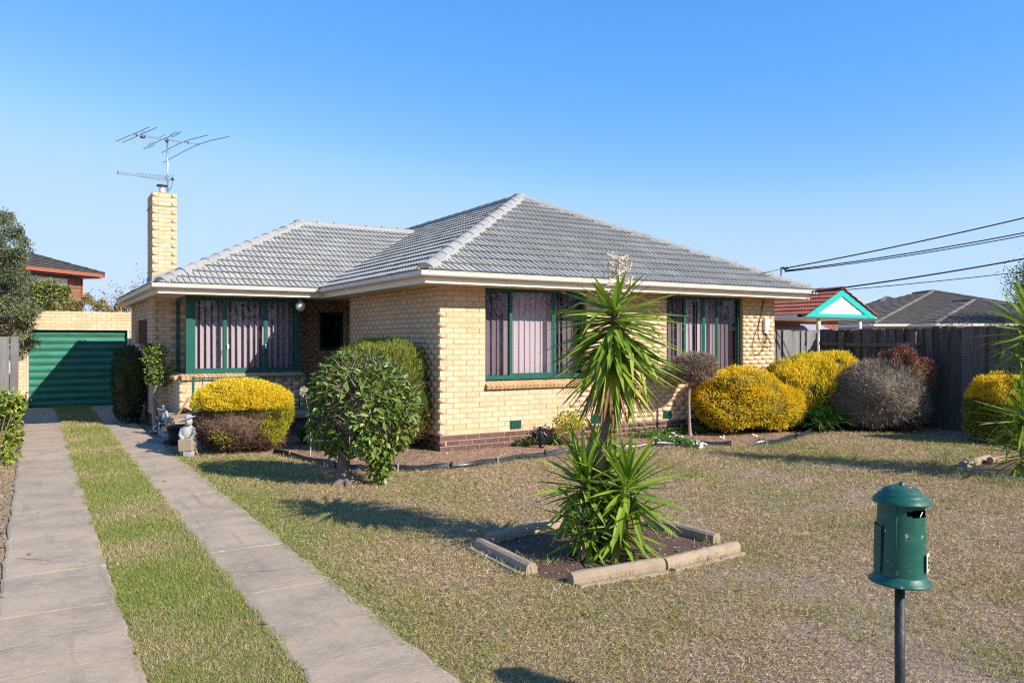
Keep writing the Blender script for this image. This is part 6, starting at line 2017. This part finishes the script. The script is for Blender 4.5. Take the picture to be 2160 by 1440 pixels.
q = MB(); q.tube(sm([L_(-.16, -.02, .20), L_(-.20, -.05, .16), L_(-.20, -.05, .10), L_(-.15, -.06, .08)], 5), .008, 6); q.part('hose_loop', M['white'], bu, smooth=True)
# figurines
def figurine(name, label, px, py, d_, kind, m, base_h):
    c_ = P(px, py, d_); b_ = Vector((c_.x, c_.y, 0)); L_ = loc_frame(b_)
    th = thing(name, label, 'figurine', (c_.x, c_.y, 0))
    z = base_h
    q = MB()
    if kind == 'cross':
        q.ball(L_(0, 0, z + .10), (.035, .03, .10), 10, 8); q.ball(L_(0, 0, z + .20), (.04, .03, .06), 10, 8)
        q.tube([L_(-.10, 0, z + .25), L_(0, 0, z + .235), L_(.09, 0, z + .225)], [.018, .028, .018], 8)
        q.ball(L_(-.01, 0, z + .30), (.032, .032, .036), 10, 8); q.ball(L_(-.105, 0, z + .255), .022, 8, 6)
    else:
        q.ball(L_(0, 0, z + .07), (.045, .04, .08), 10, 8); q.tube([L_(0, 0, z + .12), L_(.01, 0, z + .19), L_(-.01, 0, z + .245)], [.032, .022, .02], 8)
        q.ball(L_(-.012, 0, z + .255), (.026, .024, .022), 8, 6); q.tube([L_(-.03, 0, z + .25), L_(-.06, -.01, z + .23)], [.009, .004], 6)
        q.ball(L_(.04, .02, z + .07), (.03, .05, .06), 8, 6)
    add('body', remesh(q, .007, m, 'figure'), th)
    q = MB(); q.box((-.075, -.07, 0), (.075, .07, base_h), Matrix.Translation(b_) @ Rm.to_4x4(), bev=.012); q.part('plinth', M['statue'], th)
bluegrey = mat('blue_grey_stone', (.15,.17,.215), .8, bump=(60, .4))
figurine('garden_figurine', 'small blue grey figurine with arms spread wide in front of the brick pier', 345, 880, 14.6, 'cross', bluegrey, .24)
figurine('garden_figurine', 'small pale bird shaped garden figurine beside the blue grey figure', 352, 885, 14.3, 'bird', M['statue'], .22)
q = P(1140, 930, 0.1); bq = G(1140, 945); L_ = loc_frame(bq)
q = MB()
q.ball(L_(.02, 0, .03), (.05, .05, .04), 10, 8); q.tube([L_(.02, 0, .03), L_(.02, 0, .16), L_(.0, 0, .27)], [.035, .05, .035], 10); q.ball(L_(.0, 0, .325), (.036, .038, .042), 10, 8)
q.tube([L_(-.01, 0, .26), L_(-.07, -.03, .23), L_(-.10, -.03, .28)], [.022, .02, .016], 8); q.tube([L_(.04, 0, .26), L_(.10, 0, .20), L_(.08, -.02, .12)], [.022, .02, .018], 8)
q.ball(L_(-.10, .02, .22), (.05, .02, .09), 8, 6); q.ball(L_(.09, .03, .26), (.05, .02, .09), 8, 6); q.ball(L_(-.11, 0, .10), (.05, .05, .06), 8, 6)
th = thing('garden_figurine', 'glossy black figurine in the ground cover in front of the wall vents', 'figurine', tuple(bq)); add('body', remesh(q, .008, mat('black_gloss', (.012,.013,.016), .22), 'figure'), th)
q = G(1044, 942); mb = MB(); mb.box((q.x - .02, q.y - .02, 0), (q.x + .02, q.y + .02, .10)); mb.box((q.x - .05, q.y - .012, .06), (q.x - .021, q.y + .012, .12)); mb.ball((q.x, q.y, .115), .025, 8, 6); mb.solo('wooden_stake', M['handle'], 'short rusty brown stake standing in the bed near the house corner', 'stake')
# paving slab and stones
L_ = loc_frame(G(340, 934)); mb = MB(); mb.box((-.2, -.13, 0), (.2, .16, .075), Matrix.Translation(L_(0, 0, 0)) @ Rm.to_4x4() @ Matrix.Rotation(R(-24), 4, 'Z'), bev=.012)
mb.solo('paving_slab', mat('blue_slate', (.17,.165,.17), .85, noise=(8, .5, (.27,.25,.23)), bump=(50, .4)), 'thick grey paving slab lying at the edge of the driveway by the tub', 'slab')
for k, (px, py, s_, lab) in enumerate(((321, 915, .06, 'rounded tan stone beside the grey paving slab'), (331, 914, .065, 'larger tan stone touching the bucket'), (305, 917, .05, 'flat pale brown stone nearest the dark upright shrub'))):
    g_ = G(px, py); bl = Blob((g_.x, g_.y, s_ * .5), (s_, s_ * .8, s_ * .6), 2.6, .12, 3, 200 + k)
    bl.core(1, 12, 8).solo('stone', M['edging'], lab, 'stone', 'stones by the driveway', smooth=True)
# fallen litter
n = 1500
def litter(name, label, poly, n, mats, size, zz=.012):
    pp = np.array([(p.x, p.y) for p in poly]); lo, hi = pp.min(0), pp.max(0)
    c = RNG.uniform(lo, hi, (n * 3, 2)); c = c[inpoly(c, pp)][:n]
    p = np.concatenate([c, np.full((len(c), 1), zz)], 1); p[:, 2] += RNG.random(len(c)) * .012
    D = RNG.normal(size=p.shape) * np.array([1, 1, .25]); S = unit(np.cross(unit(D), np.array([0, 0, 1.]) + RNG.normal(size=p.shape) * .3))
    V, Fc = blades(p, D, RNG.uniform(.4, 1.3, len(c)) * size, size * .4, .1, side=S)
    me = np_mesh(name, V, Fc, mats, RNG.integers(0, len(mats), len(c)).astype(np.int32))
    return solo(name, me, label, 'leaf litter', kind='stuff')
def inpoly(c, pp):
    ins = np.zeros(len(c), bool); j = len(pp) - 1
    for i in range(len(pp)):
        xi, yi = pp[i]; xj, yj = pp[j]
        with np.errstate(divide='ignore', invalid='ignore'):
            t_ = ((yi > c[:, 1]) != (yj > c[:, 1])) & (c[:, 0] < (xj - xi) * (c[:, 1] - yi) / (yj - yi + 1e-12) + xi)
        ins ^= t_; j = i
    return ins
litter('bed_litter', 'brown leaf litter and bark chips scattered over the garden bed soil', bedpoly, 9000, [M['twig'], M['straw'], M['rust']], .045)
litter('bed_litter', 'dry chips scattered over the dark soil of the square yucca bed', ybed, 700, [M['twig'], M['straw']], .035)
litter('verge_litter', 'reddish brown fallen leaves along the outer edge of the driveway', [Vector((-1.6, 1, 0)), Vector((-.22, 1, 0)), Vector((-.22, 23, 0)), Vector((-1.6, 23, 0))], 5000, [M['redbrown'], M['straw'], M['twig'], M['rust']], .05, .006)
for k, (px, py, lab) in enumerate(((347, 1020, 'small red brown leaf lying on the inner concrete strip'), (318, 1031, 'dark pebble on the inner concrete strip near the grass'), (63, 1176, 'reddish leaf lying on the outer concrete strip'), (455, 1207, 'curled pale leaf on the grass edge of the inner strip'), (556, 1324, 'brown leaf at the grassy edge of the inner strip'))):
    g_ = G(px, py); mb = MB(); z = .024
    a = random.uniform(0, 6); u_ = Vector((math.cos(a), math.sin(a), 0)); v_ = Vector((-u_.y, u_.x, 0)); g_.z = z
    mb.grid([[g_ - u_ * .035, g_ - u_ * .03 + v_ * .004], [g_ - v_ * .018 + Vector((0, 0, .014)), g_ + v_ * .018 + Vector((0, 0, .016))], [g_ + u_ * .03, g_ + u_ * .034 + v_ * .003]])
    mb.solo('fallen_leaf', M['redbrown'] if k != 3 else M['straw'], lab, 'leaf', 'fallen leaves on the driveway')

# ------------------------------------------------------------------ grass
def noise2(p, s, seed):
    g_ = np.random.default_rng(seed); out_ = np.zeros(len(p))
    for o in range(4):
        a = g_.normal(size=(6, 2)) * s * 1.9 ** o; ph = g_.uniform(0, 6.28, 6)
        out_ += np.sin(p @ a.T + ph).mean(1) * .62 ** o
    return out_
def scatter(n, box, dmin, dmax, power):
    """random ground points in the box, thinned with distance from the street"""
    c = RNG.uniform([box[0], box[1]], [box[2], box[3]], (n, 2))
    d = c @ np.array([FWD.x, FWD.y]); l = c @ np.array([RGT.x, RGT.y])
    ok = (d > dmin) & (d < dmax) & (np.abs(l) < d * .72 + 1.0)
    c, d = c[ok], d[ok]
    keep = RNG.random(len(c)) < np.minimum(1, (4.6 / d) ** power)
    return c[keep], d[keep]
bp2 = np.array([(p.x, p.y) for p in bedpoly]); yb2 = np.array([(p.x, p.y) for p in ybed]); rb2 = np.array([(p.x, p.y) for p in rbed])
def lay_grass(name, label, c, d, green, mats, h=(.02, .05), lie=.55):
    n = len(c)
    p = np.concatenate([c, np.zeros((n, 1))], 1)
    sc = np.clip((d / 5.5) ** .55, .85, 2.1)
    D = np.concatenate([RNG.normal(size=(n, 2)), (np.abs(RNG.normal(size=(n, 1))) * .8 + .25) * (1 / np.maximum(lie, .05))[:, None]], 1) if not np.isscalar(lie) else np.concatenate([RNG.normal(size=(n, 2)), np.abs(RNG.normal(size=(n, 1))) * .8 + .3 / lie * .5], 1)
    V, Fc = blades(p, D, RNG.uniform(h[0], h[1], n) * sc * np.where(green > 1, 1.0, 1), .0030 * sc * RNG.uniform(.6, 1.4, n), RNG.uniform(-.02, .14, n)[:, None])
    me = np_mesh(name, V, Fc, mats, green.astype(np.int32))
    o = bpy.data.objects.new(name, me); COL.objects.link(o)
    return tag(o, label, 'grass', kind='stuff')
c, d = scatter(3300000, (1.80, 1.0, 15.45, 13.6), 3.2, 16.5, 1.5)
ok = ~inpoly(c, bp2) & ~inpoly(c, yb2) & ~inpoly(c, rb2)
c, d = c[ok], d[ok]
def greenness(c):
    lush = noise2(c, .55, 3) * .7 + noise2(c, 2.4, 4) * .6
    edge_ = np.exp(-np.maximum(c[:, 0] - 1.85, 0) / .5) * 1.1 + np.exp(-((c[:, 0] - 6.3) ** 2 + (c[:, 1] - 1.4) ** 2) / 2.6) * 1.1 + np.exp(-((c[:, 1] - 8.0) ** 2) / 2.4 - np.maximum(9.3 - c[:, 0], 0)) * .6
    return lush + edge_, edge_
g1, e1 = greenness(c)
bare = noise2(c, .9, 8) + .7 * noise2(c, 4.0, 9)
keep = RNG.random(len(c)) < np.clip(.64 - .85 * bare, .07, .97)
ct, dt, gt = c[keep], d[keep], g1[keep]
def add_grass(name, label, p, D, L, W, green, mats):
    V, Fc = blades(p, D, L, W, RNG.uniform(-.05, .16, len(p))[:, None])
    V[:, 2] = np.maximum(V[:, 2], .002)
    me = np_mesh(name, V, Fc, mats, green.astype(np.int32))
    o = bpy.data.objects.new(name, me); COL.objects.link(o)
    return tag(o, label, 'grass', kind='stuff')
# dead thatch lying on the soil
n = len(ct); sc = np.clip((dt / 5.0) ** .6, .8, 2.2)
p = np.concatenate([ct, RNG.uniform(.002, .016, (n, 1))], 1)
D = np.concatenate([RNG.normal(size=(n, 2)), RNG.normal(size=(n, 1)) * .3 + .2], 1)
add_grass('lawn_thatch', 'dry grey brown thatch of cut grass lying over the lawn soil', p, D, RNG.uniform(.015, .052, n) * sc, .0026 * sc * RNG.uniform(.6, 1.5, n), (RNG.random(n) < np.clip(.12 + .28 * gt, .02, .5)).astype(int), [M['straw'], M['olive']])
NL = n
# living tufts, thick where the soil is damp
k = RNG.random(len(c)) < np.clip(.05 + .22 * (g1 + .30), .012, .55) * .40
c, d, g1, e1 = c[k], d[k], g1[k], e1[k]
rep = RNG.integers(4, 10, len(c)); i = np.repeat(np.arange(len(c)), rep); n = len(i)
off = RNG.normal(size=(n, 2)) * .011 * np.clip(d[i] / 6, .8, 1.8)[:, None]
sc = np.clip((d[i] / 5.5) ** .55, .85, 2.0)
p = np.concatenate([c[i] + off, np.zeros((n, 1))], 1)
D = np.concatenate([off * 55 + RNG.normal(size=(n, 2)) * .5, RNG.uniform(.25, 1.0, (n, 1))], 1)
vit = np.clip(g1[i], -.6, 1.8) + RNG.normal(size=n) * .45
add_grass('lawn_grass', 'sparse living tufts of olive and green grass dotted through the dry lawn', p, D, RNG.uniform(.016, .05, n) * sc * (1 + .25 * np.clip(e1[i], 0, 1)), .0030 * sc * RNG.uniform(.6, 1.4, n), np.where(vit > .75, 2, np.where(vit > -.25, 1, 0)), [M['straw'], M['olive'], M['lush']])
SC['blade_counts'] = f'{NL} {n}'
c, d = scatter(1400000, (.44, .6, 1.26, 23.9), 2.6, 26, 1.35)
wob = .02 * np.sin(c[:, 1] * 5) + .015 * np.sin(c[:, 1] * 13 + 1)
ok = (c[:, 0] > .475 + wob) & (c[:, 0] < 1.225 - wob)
c, d = c[ok], d[ok]
l2 = noise2(c, .9, 14) + .5 * noise2(c, 3.5, 15)
u = RNG.random(len(c)); pg = np.clip(.76 + .5 * l2, .22, .97)
green = np.where(u < pg * .72, 2, np.where(u < pg, 1, 0))
lay_grass('strip_grass', 'greener band of grass growing between the two concrete driveway strips', c, d, green, [M['straw'], M['olive'], M['lush']], (.022, .055), .9)
# verge beyond the outer strip
c, d = scatter(260000, (-2.2, 2.5, -.19, 22), 3, 22, 1.2)
keep = RNG.random(len(c)) < np.clip(.35 + .5 * noise2(c, 1.2, 33), .04, 1); c, d = c[keep], d[keep]
u = RNG.random(len(c)); green = np.where(u < .25, 1, np.where(u < .33, 2, 0))
lay_grass('verge_grass', 'sparse dry grass on the outer side of the driveway', c, d, green, [M['straw'], M['olive'], M['lush']], (.02, .06), .6)
litter('lawn_litter', 'scattered fallen leaves and twigs lying about the dry lawn', [Vector((1.9, 2.5, 0)), Vector((9.0, 2.0, 0)), Vector((13.5, 8.8, 0)), Vector((5.5, 9.6, 0)), Vector((2.0, 11.5, 0))], 520, [M['twig'], M['rust'], M['drytwig'], M['redbrown']], .05, .02)
# taller tufts along edges
def tufts(pts, n, hh, name, label, mats):
    P_, D_, L2 = [], [], []
    for (px, py) in pts:
        g_ = np.array(G(px, py))
        P_.append(g_ + RNG.normal(size=(n, 3)) * np.array([.05, .05, 0])); D_.append(RNG.normal(size=(n, 3)) * np.array([.5, .5, .2]) + np.array([0, 0, 1])); L2.append(RNG.uniform(.4, 1, n) * hh)
    p = np.concatenate(P_); p[:, 2] = 0
    V, Fc = blades(p, np.concatenate(D_), np.concatenate(L2), .0055, .12)
    me = np_mesh(name, V, Fc, mats, RNG.integers(0, len(mats), len(p)).astype(np.int32)); o = bpy.data.objects.new(name, me); COL.objects.link(o)
    return tag(o, label, 'grass', kind='stuff')
tufts([(1010, 1165), (1000, 1150), (1020, 1180), (1045, 1195), (1085, 1185), (1095, 1180), (1150, 1195), (1160, 1190), (1110, 1220), (1075, 1208), (1330, 1215), (1290, 1222), (1420, 1200), (1470, 1190), (1510, 1183), (1560, 1165), (1500, 1150), (1490, 1148), (1030, 1135), (1060, 1130), (1180, 1245), (1560, 1160), (1415, 1130)], 26, .11, 'edge_grass', 'taller grass tufts around the concrete edging of the square bed', [M['olive'], M['lush'], M['straw']])
tufts([(1240, 1290), (1262, 1283), (1255, 1300), (1195, 1283), (1010, 1390), (1000, 1410), (1020, 1370), (1700, 1290), (1720, 1300), (2100, 1260), (2120, 1275), (2140, 1250), (2090, 1380), (2130, 1400), (2150, 1420), (2110, 1430), (1640, 1110), (1580, 1120), (880, 1250), (930, 1330), (1900, 1270), (1820, 1350), (1500, 1340), (1420, 1290), (1560, 1240), (1320, 1380), (1750, 1180), (1150, 1060)], 38, .055, 'weed_tufts', 'bright green weed tufts standing out in the dry lawn', [M['lush'], M['olive']])
tufts([(2040, 1000), (2000, 975), (1990, 968), (2010, 980), (2060, 985), (2080, 1018), (2110, 1022), (2130, 1025), (2030, 1010), (1960, 985), (2050, 972), (2075, 968), (1985, 990), (2145, 1030)], 45, .20, 'edge_grass', 'long green grass tufts around the edging of the corner yucca bed', [M['lush'], M['olive']])
tufts([(420, 950), (385, 955), (400, 956), (436, 948), (470, 957), (520, 962), (560, 966), (600, 975), (615, 978), (650, 985), (375, 948), (690, 992), (1010, 985), (1100, 978), (870, 1000), (745, 1030), (790, 1025), (760, 1030)], 22, .10, 'edge_grass', 'short green tufts along the garden edging by the statue and the leafy tree', [M['lush'], M['olive'], M['straw']])
